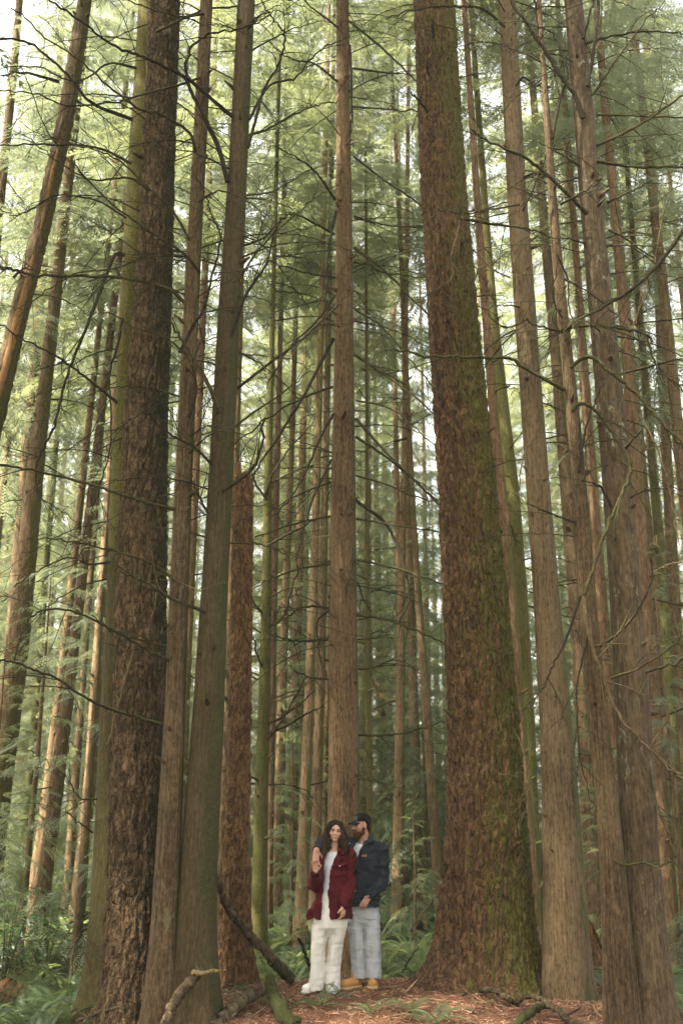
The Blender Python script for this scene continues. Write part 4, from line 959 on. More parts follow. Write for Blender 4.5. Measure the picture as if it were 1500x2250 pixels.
# near ferns: each frond a part
NEAR = [(700, 2215, 0.42, 'small fern in front of the woman at the bottom edge'), (815, 2225, 0.34, 'sparse fern below the tan boots'),
        (575, 2205, 0.42, 'fern beside the mossy log end'), (905, 2225, 0.4, 'fern on the red needles left of the curved root'),
        (960, 2250, 0.45, 'wide fern at the bottom edge below the huge fir'), (640, 2090, 0.6, 'fern clump behind the leaning log'),
        (868, 2100, 0.75, 'large fern right behind the man'), (905, 2110, 0.7, 'fern at the left foot of the huge fir'),
        (500, 2100, 0.6, 'fern between the broad smooth trunk and the broken snag'), (530, 2175, 0.3, 'single low fern in front of the broken snag'),
        (745, 2190, 0.28, 'tiny fern at the toes of the white shoe')]
for k, (px, py, L, lab) in enumerate(NEAR):
    Y = 11.2
    for _ in range(30):                              # walk along the view ray to the ground
        p = at(px, py, Y); Y += 0.6*(p[2]-gz1(p[0], Y))/0.3*0.3 if False else 0
        z = gz1(p[0], Y); Y = Y + (p[2]-z)*2.5
        Y = min(max(Y, 9.3), 15.5)
    p = at(px, py, Y); g = gz1(p[0], Y); rg2 = np.random.default_rng(700+k)
    root = thing('sword_fern', lab, 'fern', (p[0], Y, g)); nf = 6 if L < 0.5 else 10
    for j in range(nf):
        a = j*6.283/nf + rg2.normal(0, 0.35); lf = R(rg2.uniform(25, 65)); ar = rg2.uniform(0.4, 0.75); l_ = L*rg2.uniform(0.7, 1.2)
        q = frond(l_, a, lf, ar, 22, rg2); mb = MB(); rachis(mb, l_, a, lf, ar)
        mb.add(q.reshape(-1, 3), np.arange(len(q)*4).reshape(-1, 4))
        V, F = mb.data(); link('frond', mesh_np('frond', V, F, M['fern'], False), root)
# ferns further off: every clump one object
n = 0; rg = np.random.default_rng(41); fp = []
while n < 255:
    Y = 11.6 + 13*rg.random()**1.3; X = rg.uniform(-1, 1)*(0.36*Y+0.8)
    if n < 50: Y = rg.uniform(10.6, 14.0); X = rg.uniform(-4.9, -2.75)
    elif n < 68: Y = rg.uniform(11.0, 14.0); X = rg.uniform(3.2, 4.9)
    if gz1(X, Y) > -0.16 and Y < 14.2 and -2.7 < X < 3.1: continue
    if any((X-a)**2+(Y-b)**2 < 0.27**2 for a, b in fp): continue
    if any((X-float(t.x(0)))**2 + (Y-t.Y)**2 < 0.4**2 for t in (T_A, T_B, T_C, T_D, T_E, T_F, T_H, T_I, T_J)) or (X-1.6)**2+(Y-11.9)**2 < 1: continue
    fp.append((X, Y)); o = link('sword_fern', FERNS[n % 4], None, (X, Y, gz1(X, Y)-0.02)); s = rg.uniform(0.55, 1.15)
    o.scale = (s, s, s*rg.uniform(0.8, 1.1)); o.rotation_euler = (rg.normal(0, 0.12), rg.normal(0, 0.12), rg.uniform(0, 6.28))
    side = 'left' if X < -1.2 else ('right' if X > 2.4 else 'middle')
    tag(o, {'left': 'green sword fern among the ferns left of the left cluster', 'right': 'green sword fern among the ferns behind the right hand trunks',
            'middle': 'green sword fern among the ferns behind the couple'}[side], 'fern', {'left': 'ferns at the left', 'right': 'ferns at the right', 'middle': 'ferns behind the couple'}[side])
    n += 1
def undergrowth():
    rg = np.random.default_rng(15); lo = [fern_mesh(650+k, 9, 9, 1.0) for k in range(3)]; Q = []
    for k in range(700):
        Y = rg.uniform(19, 60); X = rg.uniform(-1, 1)*(0.37*Y+3); s = rg.uniform(0.6, 1.4); a = rg.uniform(0, 6.28); b = lo[k % 3]
        c, s_ = math.cos(a)*s, math.sin(a)*s
        Q.append(np.stack([b[..., 0]*c-b[..., 1]*s_+X, b[..., 0]*s_+b[..., 1]*c+Y, b[..., 2]*s+gz1(X, Y)-0.03], -1))
    o = link('fern_undergrowth', quads_mesh('fern_undergrowth', np.concatenate(Q), M['fern'])); tag(o, 'green undergrowth of ferns covering the far forest floor', 'undergrowth', kind='stuff')
undergrowth()
# leafy shrub at the left edge
def shrub(px, py, Y, rad, h, lab, seed, nl=900):
    rg = np.random.default_rng(seed); p = at(px, py, Y); g = gz1(p[0], Y)
    root = thing('leafy_shrub', lab, 'shrub', (p[0], Y, g)); mb = MB(); Q = []
    for k in range(16):
        d = np.array([rg.normal(0, rad*0.6), rg.normal(0, rad*0.5), h*rg.uniform(0.5, 1.0)]); P = [np.array([0, 0, -0.05]), d*0.5+[0, 0, 0.15*h], d]
        c = curve(P, 5); mb.tube(c, np.linspace(0.008, 0.003, len(c)), 4, False)
        for j in range(nl//16):
            t = rg.uniform(0.35, 1.0); b = c[int(t*(len(c)-1))] + rg.normal(0, rad*0.22, 3)
            a = rg.uniform(0, 6.28); L = rg.uniform(0.04, 0.085); f = np.array([math.cos(a), math.sin(a), rg.normal(-0.1, 0.25)]); w = np.array([-f[1], f[0], rg.normal(0, .2)])*0.34
            Q.append([b, b+(f*0.5-w)*L, b+f*L, b+(f*0.5+w)*L])
    V, F = mb.data(); link('stems', mesh_np('stems', V, F, M['brown']), root)
    link('foliage', quads_mesh('foliage', np.array(Q), M['shrub']), root)
shrub(20, 2000, 13.6, 0.7, 1.35, 'bright leafy shrub at the left edge above the ferns', 1)
shrub(110, 2010, 15.5, 0.7, 1.0, 'pale green leafy shrub left of the left cluster', 2)
shrub(1290, 2040, 14.5, 0.5, 0.8, 'small leafy shrub behind the pale trunk foot', 3, 500)
shrub(985, 2000, 17.0, 0.5, 0.9, 'leafy shrub left of the huge fir, behind the ferns', 4, 500)

# ------------------------------------------------------------------ fallen wood
def stick(name, label, cat, pts, r0, r1, mat, twigs=0, seed=0, n=9, tl=0.2, rough=0.25, wob=0.006, extra=None):
    """pts: (px, py, Y)"""
    rg = np.random.default_rng(seed); P = [at(*q) for q in pts]
    root = thing(name, label, cat, P[0]); mb = MB()
    C = curve(P, 8); m = len(C); C = C + (fbm(C*6+seed, 2, seed)[:, None]-0.37)*0.05 + rg.normal(0, wob, C.shape)
    mb.tube(C, (r0 + (r1-r0)*np.linspace(0, 1, m))*(0.88+0.3*rg.random(m)), n, True, rough)
    build('stem', mb, M[mat], root)
    for k in range(twigs):
        i = int(rg.integers(m//5, m-1)); d = rg.normal(0, 1, 3); d[2] = abs(d[2])*0.6; d /= np.linalg.norm(d); L = tl*rg.uniform(0.5, 1.3); mb = MB()
        mb.tube(curve([C[i], C[i]+d*L*0.5+rg.normal(0, .02, 3), C[i]+d*L], 4), np.linspace(max(r1*0.45, .004), 0.003, 9), 5)
        build('side_twig', mb, M[mat], root)
    return root
def gY(px, py):
    Y = 11.3
    for _ in range(60):
        p = at(px, py, Y); Y = min(max(Y + (p[2]-gz1(p[0], Y))*2.0, 9.2), 16)
    return Y
def gp(px, py, dy=0.0): return (px, py, gY(px, py)+dy)
lg = stick('leaning_log', 'peeling dead log leaning up against the broad smooth trunk, mossy at its foot', 'log', [(462, 1905, 10.9), (482, 1945, 11.0), (505, 1995, 11.2), (535, 2040, 11.4), (575, 2085, 11.65), (605, 2120, 11.8), (640, 2152, 11.95)], 0.036, 0.055, 'log', 2, 3, 12, 0.12, 0.4)
mb = MB(); bough(mb, [at(596, 2110, 11.74), at(616, 2130, 11.83), at(642, 2153, 11.93)], 0.060, 0.045, np.random.default_rng(1), 0); build('moss_cover', mb, M['boughmoss'], lg)
stick('mossy_log', 'thick mossy log with a pale broken end, at the bottom left of the couple', 'log', [(592, 2150, 10.7), (597, 2180, 10.55), (615, 2215, 10.3), (650, 2262, 10.0)], 0.045, 0.078, 'boughmoss', 0, 4, 12, 0.1, 0.3)
stick('fallen_bough', 'peeling brown bough lying on the needles left of the mossy log', 'fallen branch', [(583, 2170, 10.9), (555, 2185, 10.7), (525, 2205, 10.45), (470, 2256, 10.0)], 0.05, 0.062, 'log', 4, 5, 10, 0.25)
stick('curved_bough', 'curved pale brown bough rising against the foot of the broad smooth trunk', 'fallen branch', [(362, 2258, 9.75), (378, 2215, 9.8), (398, 2180, 9.85), (425, 2152, 9.9), (440, 2132, 9.9)], 0.05, 0.04, 'log', 1, 6, 9, 0.18)
stick('broken_stub', 'jagged broken stub of pale wood at the foot of the broad smooth trunk', 'broken branch', [(425, 2137, 9.9), (445, 2136, 9.85), (470, 2135, 9.82), (494, 2134, 9.8)], 0.026, 0.012, 'twig', 3, 7, 7, 0.12)
stick('thin_stick', 'long thin pale stick propped against the furrowed fir foot', 'stick', [(262, 2105, 10.0), (252, 2135, 9.95), (240, 2175, 9.9), (222, 2252, 9.8)], 0.009, 0.011, 'twig', 1, 8, 6)
stick('thin_stick', 'slanting thin brown stick beside the propped pale stick', 'stick', [(266, 2140, 10.05), (240, 2175, 10.0), (205, 2222, 9.95), (180, 2250, 9.9)], 0.007, 0.009, 'twig', 2, 9, 6)
stick('fallen_stick', 'brown stick lying across the foot of the leftmost mossy trunk', 'stick', [(170, 2243, 10.1), (205, 2232, 10.05), (245, 2218, 10.0), (290, 2212, 10.0)], 0.016, 0.012, 'log', 3, 10, 7)
stick('surface_root', 'dark curving root arching over the needles below the huge fir', 'root', [gp(1010, 2190), gp(1040, 2178, -.1), (1085, 2178, 10.75), (1110, 2193, 10.6), gp(1135, 2206, 0)], 0.02, 0.034, 'log', 2, 11, 9)
stick('surface_root', 'thick twisting root running to the bottom edge right of the curved dark one', 'root', [gp(1130, 2210), (1150, 2192, 10.45), (1180, 2194, 10.35), (1212, 2215, 10.2), (1250, 2238, 10.05), (1330, 2262, 9.8)], 0.022, 0.032, 'log', 3, 12, 9)
stick('mossy_log', 'short moss covered log end beside the twisting root', 'log', [(1200, 2205, 10.3), (1165, 2225, 10.1), (1115, 2268, 9.85)], 0.028, 0.045, 'boughmoss', 0, 13, 10)
stick('pale_stick', 'straight pale stripped stick lying under the curving root', 'stick', [gp(1033, 2203, -.05), gp(1085, 2206, -.05), gp(1140, 2208, -.05)], 0.010, 0.016, 'twig', 0, 14, 6)
stick('thin_stick', 'thin sticks end sloping down right of the huge fir', 'stick', [gp(1228, 2183), gp(1265, 2200), gp(1300, 2225), gp(1335, 2245)], 0.010, 0.006, 'twig', 4, 15, 6)
stick('dark_stick', 'dark broken stick standing in the ground left of the woman', 'stick', [(680, 2128, 12.2), (668, 2095, 12.2), (655, 2062, 12.15)], 0.022, 0.015, 'boughdark', 1, 16, 7)
stick('bare_sapling', 'thin pale bare stem arching among the ferns left of the huge fir', 'sapling', [(905, 2065, 12.9), (920, 2020, 12.8), (945, 1985, 12.7), (975, 1952, 12.6)], 0.010, 0.006, 'twig', 2, 17, 5)
stick('bare_sapling', 'dark thin stem slanting in the ferns at the left foot of the huge fir', 'sapling', [(884, 2138, 12.2), (898, 2110, 12.2), (920, 2078, 12.15)], 0.010, 0.006, 'boughdark', 2, 18, 5)
for k, (a, b, c, d, lab) in enumerate([(640, 2120, 690, 2108, 'pale stick on the needles left of the woman'), (655, 2135, 720, 2120, 'brown stick lying behind the woman'),
                                       (735, 2100, 765, 2135, 'pale stick between the pairs of legs'), (500, 2190, 560, 2178, 'brown twig on the needles by the broad trunk'),
                                       (870, 2190, 930, 2175, 'thin twig on the needles right of the boots'), (620, 2200, 655, 2215, 'short twig beside the mossy log')]):
    stick('fallen_twig', lab, 'stick', [gp(a, b, -.02), gp((a+c)/2, (b+d)/2-4, -.02), gp(c, d, -.02)], 0.009, 0.006, 'twig' if k % 2 == 0 else 'log', 3, 30+k, 5, 0.12)
# torn red stump behind, and a dead rusty bough at the left edge
def stump():
    p = at(1308, 2072, 13.6); g = gz1(p[0], 13.6); root = thing('torn_stump', 'torn red brown rotten stump seen between the right hand trunks', 'stump', (p[0], 13.6, g)); mb = MB()
    H = at(1308, 2010, 13.6)[2]-g
    n = 26; z = np.linspace(-0.1, H, 18); th = np.arange(n)*2*np.pi/n; Z, T = np.meshgrid(z, th, indexing='ij')
    rr = 0.10+0.05*np.exp(-Z/0.2)+0.03*(fbm(np.stack([np.cos(T)*3, np.sin(T)*3, Z*4], -1), 3, 3)-.4)
    top = H*(0.55+0.45*(0.5+0.5*np.cos(th-2.6))) - 0.08*fbm(np.stack([np.cos(th)*6, np.sin(th)*6, 0*th], -1), 2, 2)
    Zc = np.minimum(Z, top[None])
    V = np.stack([p[0]+rr*np.cos(T)*(1-0.35*Zc/H), 13.6+rr*np.sin(T), g+Zc], -1).reshape(-1, 3)
    i, j = np.meshgrid(np.arange(17), np.arange(n), indexing='ij'); mb.add(V, np.stack([i*n+j, i*n+(j+1) % n, (i+1)*n+(j+1) % n, (i+1)*n+j], -1).reshape(-1, 4))
    build('stump_wood', mb, M['snag'], root)
stump()
def dead_bough():
    p = at(25, 2085, 13.0); g = gz1(p[0], 13.0); rg = np.random.default_rng(3)
    root = thing('dead_bough', 'rusty brown dead bough slumped in the ferns at the left edge', 'fallen branch', (p[0], 13.0, g))
    qs = np.concatenate([branch_sprays(np.array([rg.normal(0, .12), rg.normal(0, .1), 0.35]), rg.uniform(0, 6.28), 0.45, 0.2, 0.9, TPL, 6, rg, 0.6) for k in range(7)])
    link('foliage', quads_mesh('foliage', qs, M['dead']), root)
    mb = MB(); mb.tube([[-0.3, 0, 0.05], [0, 0, 0.3], [0.2, 0.05, 0.45]], [0.02, 0.015, 0.008], 6); V, F = mb.data(); link('stem', mesh_np('stem', V, F, M['log']), root)
dead_bough()


# ------------------------------------------------------------------ thin air between the trees
def haze():
    m = bpy.data.materials.new('haze'); m.use_nodes = True; n = m.node_tree.nodes; l = m.node_tree.links
    n.remove(n['Principled BSDF']); v = n.new('ShaderNodeVolumePrincipled')
    v.inputs['Color'].default_value = (0.96, 0.95, 0.82, 1); v.inputs['Density'].default_value = 0.0007; v.inputs['Anisotropy'].default_value = 0.2
    l.new(v.outputs[0], n['Material Output'].inputs['Volume'])
    V = np.array([[x, y, z] for x in (-320, 320) for y in (-210, 330) for z in (-6, 60)], float)
    F = np.array([[0, 1, 3, 2], [4, 6, 7, 5], [0, 4, 5, 1], [2, 3, 7, 6], [0, 2, 6, 4], [1, 5, 7, 3]])
    o = link('haze', mesh_np('haze', V, [F], m, False)); tag(o, 'pale sunlit haze between the trees', 'haze', kind='stuff')
haze()
#PEOPLE#
# ------------------------------------------------------------------ the couple: bodies and clothes grown as smooth solids
class Field:
    def __init__(s, lo, hi, h):
        s.lo = np.array(lo, float); s.h = h
        s.n = np.ceil((np.array(hi)-s.lo)/h).astype(int)+1
        s.F = np.full(s.n, 0.5, np.float32)
        s.ax = [s.lo[k]+h*np.arange(s.n[k]) for k in range(3)]
    def sl(s, lo, hi):
        a = np.clip(np.floor((np.array(lo)-s.lo)/s.h).astype(int), 0, s.n); b = np.clip(np.ceil((np.array(hi)-s.lo)/s.h).astype(int)+1, 0, s.n)
        q = tuple(slice(i, j) for i, j in zip(a, b))
        P = np.stack(np.meshgrid(*[s.ax[k][q[k]] for k in range(3)], indexing='ij'), -1)
        return q, P
    def put(s, d, q, k, op='add'):
        A = s.F[q]
        if op == 'sub': d = -d; h = np.clip(0.5-0.5*(A-d)/k, 0, 1); s.F[q] = A*(1-h)+d*h + k*h*(1-h)
        elif op == 'cut': s.F[q] = np.maximum(A, d)
        else: h = np.clip(0.5+0.5*(A-d)/k, 0, 1); s.F[q] = A*(1-h)+d*h - k*h*(1-h)
        return s
    def cone(s, a, b, ra, rb, k=0.012, op='add'):
        a, b = np.array(a, float), np.array(b, float); m = max(ra, rb)+k*1.5+0.02
        q, P = s.sl(np.minimum(a, b)-m, np.maximum(a, b)+m)
        if P.size == 0: return s
        ba = b-a; h = np.clip(((P-a)@ba)/max(ba@ba, 1e-9), 0, 1)
        return s.put(np.linalg.norm(P-a-h[..., None]*ba, axis=-1)-(ra+(rb-ra)*h), q, k, op)
    def chain(s, pts, rs, k=0.012, op='add'):
        for i in range(len(pts)-1): s.cone(pts[i], pts[i+1], rs[i], rs[i+1], k, op)
        return s
    def ell(s, c, r, Rm=None, k=0.012, op='add'):
        c, r = np.array(c, float), np.array(r, float); m = r.max()+k*1.5+0.02
        q, P = s.sl(c-m, c+m)
        if P.size == 0: return s
        D = P-c
        if Rm is not None: D = D@Rm
        k0 = np.linalg.norm(D/r, axis=-1); k1 = np.linalg.norm(D/r**2, axis=-1)+1e-9
        return s.put(k0*(k0-1)/k1, q, k, op)
    def loft(s, lv, k=0.02, op='add', p=2.0):
        """lv rows: z, cx, cy, half width, half depth"""
        lv = np.array(sorted(map(tuple, lv)), float); m = lv[:, 3:].max()+k*1.5+0.02
        q, P = s.sl([(lv[:, 1]-lv[:, 3]).min()-m*0.3-.03, (lv[:, 2]-lv[:, 4]).min()-m*0.3-.03, lv[0, 0]-0.04], [(lv[:, 1]+lv[:, 3]).max()+m*0.3+.03, (lv[:, 2]+lv[:, 4]).max()+m*0.3+.03, lv[-1, 0]+0.04])
        if P.size == 0: return s
        z = P[..., 2]; cx, cy_, a, b = (np.interp(z, lv[:, 0], lv[:, i]) for i in (1, 2, 3, 4))
        d = ((np.abs((P[..., 0]-cx)/a)**p + np.abs((P[..., 1]-cy_)/b)**p)**(1/p)-1)*np.minimum(a, b)
        d = np.maximum(d, np.maximum(lv[0, 0]-z, z-lv[-1, 0]))
        return s.put(d, q, k, op)
    def cutf(s, f):
        """keep only where f(P) < 0"""
        q, P = s.sl(s.lo, s.lo+s.h*s.n); s.F[q] = np.maximum(s.F[q], f(P)); return s
    def subf(s, f):
        q, P = s.sl(s.lo, s.lo+s.h*s.n); s.F[q] = np.maximum(s.F[q], -f(P)); return s
    def folds(s, amp, sc, seed, st=(1, 1, 1)):
        q, P = s.sl(s.lo, s.lo+s.h*s.n)
        w = np.abs(s.F[q]) < 0.06
        pp = P[w]*np.array(st)*sc; n = fbm(pp + 1.2*vnoise(pp*0.5, seed+3)[:, None], 2, seed)-0.37
        s.F[q][w] += (amp*n*2).astype(np.float32); return s
    def mesh(s):
        F = s.F; S = F < 0; n = F.shape
        c = np.zeros((n[0]-1, n[1]-1, n[2]-1), np.int8)
        for a in (0, 1):
            for b in (0, 1):
                for e in (0, 1): c += S[a:n[0]-1+a, b:n[1]-1+b, e:n[2]-1+e]
        act = (c > 0) & (c < 8); I = np.stack(np.nonzero(act), -1)
        idx = np.full(act.shape, -1, np.int64); idx[act] = np.arange(len(I))
        acc = np.zeros((len(I), 3)); cnt = np.zeros(len(I))
        cs = [np.array([a, b, e]) for a in (0, 1) for b in (0, 1) for e in (0, 1)]
        for u in cs:
            for ax in range(3):
                if u[ax]: continue
                v = u.copy(); v[ax] = 1
                f0 = F[tuple((I+u).T)]; f1 = F[tuple((I+v).T)]; m = (f0 < 0) != (f1 < 0)
                t = np.where(m, f0/(f0-f1+1e-12), 0)
                acc += np.where(m[:, None], u+t[:, None]*(v-u), 0); cnt += m
        V = s.lo + s.h*(I + acc/cnt[:, None]); Q = []
        for ax in range(3):
            b, e = (ax+1) % 3, (ax+2) % 3
            s0 = [slice(None)]*3; s1 = [slice(None)]*3; s0[ax] = slice(0, -1); s1[ax] = slice(1, None)
            for k in (b, e): s0[k] = slice(1, n[k]-1); s1[k] = slice(1, n[k]-1)
            A, B = S[tuple(s0)], S[tuple(s1)]
            for flip, m in ((0, A & ~B), (1, ~A & B)):
                g = np.stack(np.nonzero(m), -1); g[:, b] += 1; g[:, e] += 1
                if not len(g): continue
                eb = np.eye(3, dtype=int)[b]; ee = np.eye(3, dtype=int)[e]
                qd = np.stack([idx[tuple((g-eb-ee).T)], idx[tuple((g-ee).T)], idx[tuple(g.T)], idx[tuple((g-eb).T)]], -1)
                Q.append(qd[:, ::-1] if flip else qd)
        return V, [np.concatenate(Q)]

def cloth(name, c, c2, scale=60, rough=0.85, st=(1, 1, 1), weave=0.25, sheen=0.2):
    m, n, l, p = newmat(name); tc = n.new('ShaderNodeTexCoord'); v = tc.outputs['Object']
    a = noise(n, l, mapping(n, l, v, st), 9.0, 5, 0.6); b = noise(n, l, v, scale*4, 3, 0.6)
    f = math_(n, l, 'ADD', math_(n, l, 'MULTIPLY', a.outputs['Fac'], 0.65), math_(n, l, 'MULTIPLY', b.outputs['Fac'], 0.35))
    cr = ramp(n, [(0.35, c), (0.65, c2)]); l.new(f, cr.inputs[0]); l.new(cr.outputs[0], p.inputs['Base Color'])
    p.inputs['Roughness'].default_value = rough; p.inputs['Specular IOR Level'].default_value = 0.1 if c2[0] < 0.12 else 0.25
    p.inputs['Sheen Weight'].default_value = sheen*0.15
    l.new(bump(n, l, b.outputs['Fac'], weave, 0.004), p.inputs['Normal']); return m
def skinmat(name, c, c2):
    m, n, l, p = newmat(name); tc = n.new('ShaderNodeTexCoord')
    a = noise(n, l, tc.outputs['Object'], 26.0, 4, 0.6); cr = ramp(n, [(0.35, c), (0.65, c2)]); l.new(a.outputs['Fac'], cr.inputs[0])
    l.new(cr.outputs[0], p.inputs['Base Color']); p.inputs['Roughness'].default_value = 0.5
    p.inputs['Subsurface Weight'].default_value = 0.12; p.inputs['Subsurface Radius'].default_value = (0.012, 0.005, 0.003); return m
M['skin_w'] = skinmat('fair_skin', (0.40, 0.215, 0.15), (0.48, 0.275, 0.195)); M['skin_m'] = skinmat('ruddy_skin', (0.36, 0.17, 0.12), (0.44, 0.235, 0.17))
M['lip'] = cloth('lips', (0.40, 0.12, 0.10), (0.45, 0.15, 0.12), 20, 0.4, sheen=0); M['teeth'] = cloth('teeth', (0.7, 0.66, 0.58), (0.75, 0.7, 0.62), 20, 0.3, sheen=0)
M['eye'] = cloth('dark_eye', (0.025, 0.015, 0.01), (0.03, 0.02, 0.012), 20, 0.15, sheen=0)
M['hair'] = cloth('dark_brown_hair', (0.008, 0.005, 0.0035), (0.032, 0.018, 0.011), 40, 0.6, (1, 1, 0.3), 0.5, 0.0)
M['hairlight'] = cloth('brown_hair', (0.035, 0.02, 0.012), (0.10, 0.06, 0.036), 40, 0.5, (1, 1, 0.3), 0.5, 0.0)
M['beard'] = cloth('auburn_beard', (0.035, 0.013, 0.006), (0.09, 0.034, 0.016), 50, 0.7, (1, 1, 0.5), 0.6, 0.0)
M['maroon'] = cloth('maroon_wool', (0.040, 0.003, 0.0055), (0.066, 0.0048, 0.0088), 70); M['navy'] = cloth('navy_canvas', (0.011, 0.0155, 0.021), (0.020, 0.026, 0.034), 70)
M['tee'] = cloth('pale_jersey', (0.45, 0.44, 0.47), (0.52, 0.51, 0.54), 80, sheen=0.05); M['wjean'] = cloth('off_white_denim', (0.55, 0.515, 0.465), (0.60, 0.565, 0.51), 70, sheen=0.05)
M['gjean'] = cloth('light_grey_denim', (0.31, 0.315, 0.32), (0.37, 0.37, 0.375), 70, st=(1, 1, 0.4), sheen=0.05); M['boot'] = cloth('tan_nubuck', (0.32, 0.15, 0.045), (0.44, 0.22, 0.07), 60, 0.8)
M['sole'] = cloth('tan_rubber', (0.46, 0.30, 0.15), (0.52, 0.35, 0.19), 30, 0.7, sheen=0); M['white'] = cloth('white_leather', (0.68, 0.66, 0.62), (0.76, 0.74, 0.70), 30, 0.6, sheen=0)
M['wsole'] = cloth('cream_rubber', (0.52, 0.47, 0.38), (0.58, 0.53, 0.44), 30, 0.7, sheen=0); M['cap'] = cloth('black_twill', (0.004, 0.004, 0.005), (0.009, 0.009, 0.010), 90, 0.95)
M['patch'] = cloth('grey_patch', (0.05, 0.048, 0.05), (0.075, 0.072, 0.075), 60); M['leatherpatch'] = cloth('orange_leather', (0.28, 0.10, 0.045), (0.34, 0.13, 0.06), 50)
M['stud'] = cloth('snap_metal', (0.5, 0.48, 0.45), (0.6, 0.58, 0.55), 20, 0.3, sheen=0); M['sock'] = cloth('brown_collar', (0.13, 0.07, 0.03), (0.16, 0.09, 0.04), 50)

def solid(name, F, mat, root, smooth=True): return build(name, F.mesh(), mat, root, smooth)
def head(F, c, f, up, s=1.0):
    """head frame: columns right, forward, up; grows skull, face, ears"""
    f = np.array(f, float); f /= np.linalg.norm(f); up = np.array(up, float); r = np.cross(f, up); r /= np.linalg.norm(r); up = np.cross(r, f)
    B = np.stack([r, f, up], 1); c = np.array(c); w = lambda *q: c + B@(np.array(q)*s)
    F.ell(w(0, -.018, .035), np.array([.073, .092, .082])*s, B, .02); F.ell(w(0, .022, -.035), np.array([.057, .068, .078])*s, B, .03)
    F.ell(w(0, .066, -.097), np.array([.026, .024, .020])*s, B, .022)
    for q in (-1, 1):
        F.ell(w(.040*q, .056, -.022), np.array([.024, .022, .022])*s, B, .02); F.ell(w(.075*q, -.008, -.012), np.array([.009, .020, .032])*s, B, .006)
        F.ell(w(.031*q, .097, .004), np.array([.017, .014, .010])*s, B, .008, 'sub')
    F.cone(w(-.034, .076, .025), w(.034, .076, .025), .013*s, .013*s, .014)
    F.cone(w(0, .088, .008), w(0, .112, -.030), .008*s, .0125*s, .008); F.cone(w(-.012, .096, -.034), w(.012, .096, -.034), .009*s, .009*s, .006)
    F.ell(w(0, .086, -.064), np.array([.024, .012, .011])*s, B, .008)
    return w, B
def face_bits(w, B, root, s, lipm, smile=True, browm='hair'):
    for q in (-1, 1):
        F = Field(w(.031*q, .079, .004)-.03, w(.031*q, .079, .004)+.03, .002); F.ell(w(.031*q, .0815, .0035), np.array([.0145, .007, .0075])*s, B, .001); solid('eye', F, M['eye'], root)
        F = Field(w(.032*q, .088, .026)-.04, w(.032*q, .088, .026)+.04, .0025); F.chain([w(.014*q, .0895, .021), w(.034*q, .088, .0265), w(.050*q, .074, .019)], [.0042, .0042, .0025], .003); solid('eyebrow', F, M[browm], root)
    F = Field(w(0, .095, -.064)-.045, w(0, .095, -.064)+.045, .0025)
    F.chain([w(-.026, .080, -.058), w(-.012, .095, -.0655), w(.012, .095, -.0655), w(.026, .080, -.058)], [.003, .0062, .0062, .003], .004); o = solid('lips', F, M[lipm], root)
    if smile:
        F = Field(w(0, .1, -.064)-.03, w(0, .1, -.064)+.03, .002); F.ell(w(0, .0985, -.0645), np.array([.013, .0038, .0028])*s, B, .001); solid('teeth', F, M['teeth'], o)
def hand(F, wr, d, nrm, side, curl=0.5, spread=0.12, s=1.0, thumb_in=0.5):
    """wrist, direction of the palm, palm normal (the way fingers curl), side the thumb is on (unit vectors)"""
    d, nrm = np.array(d, float), np.array(nrm, float); d /= np.linalg.norm(d); nrm -= d*(nrm@d); nrm /= np.linalg.norm(nrm)
    t = np.cross(d, nrm); t = t if t@np.array(side) > 0 else -t; wr = np.array(wr)
    P = lambda a, b, c=0.0: wr + (d*a + t*b + nrm*c)*s
    for b in (-.027, -.009, .009, .027): F.cone(P(.01, b*.75), P(.088-.006*abs(b-.009)/.02, b), .014*s, .0115*s, .012)
    for i, (b, L) in enumerate(((.029, .072), (.0095, .080), (-.010, .074), (-.029, .058))):
        p = P(.088-.004*i*(i > 1), b); a = b/.029*spread; q = d*math.cos(a)+t*math.sin(a); cu = curl*(0.9+0.12*i)
        for j, fr in enumerate((.45, .31, .24)):
            an = cu*(j+0.6); v = q*math.cos(an)+nrm*math.sin(an); e = p+v*L*fr*s; F.cone(p, e, (.0098-.0009*j)*s, (.0090-.0009*j)*s, .003); p = e
    p = P(.022, .030); v = d*0.62+t*0.72+nrm*0.3*thumb_in; e = p+v*.040*s; F.cone(p, e, .0135*s, .011*s, .008); v = d*0.85+t*0.35+nrm*0.5*thumb_in; F.cone(e, e+v*.034*s, .0108*s, .0085*s, .003)
def pz(py, Y): return at(750, py, Y)[2]
def pxw(px, py, Y): return at(px, py, Y)[0]
def lev(rows, Y, depth=None):
    """(py, left px, right px, half depth[, dY]) -> loft rows"""
    out = []
    for r_ in rows:
        y = Y + (r_[4] if len(r_) > 4 else 0); L, Rr = pxw(r_[1], r_[0], y), pxw(r_[2], r_[0], y)
        out.append((pz(r_[0], y), (L+Rr)/2, y, (Rr-L)/2, r_[3]))
    return out
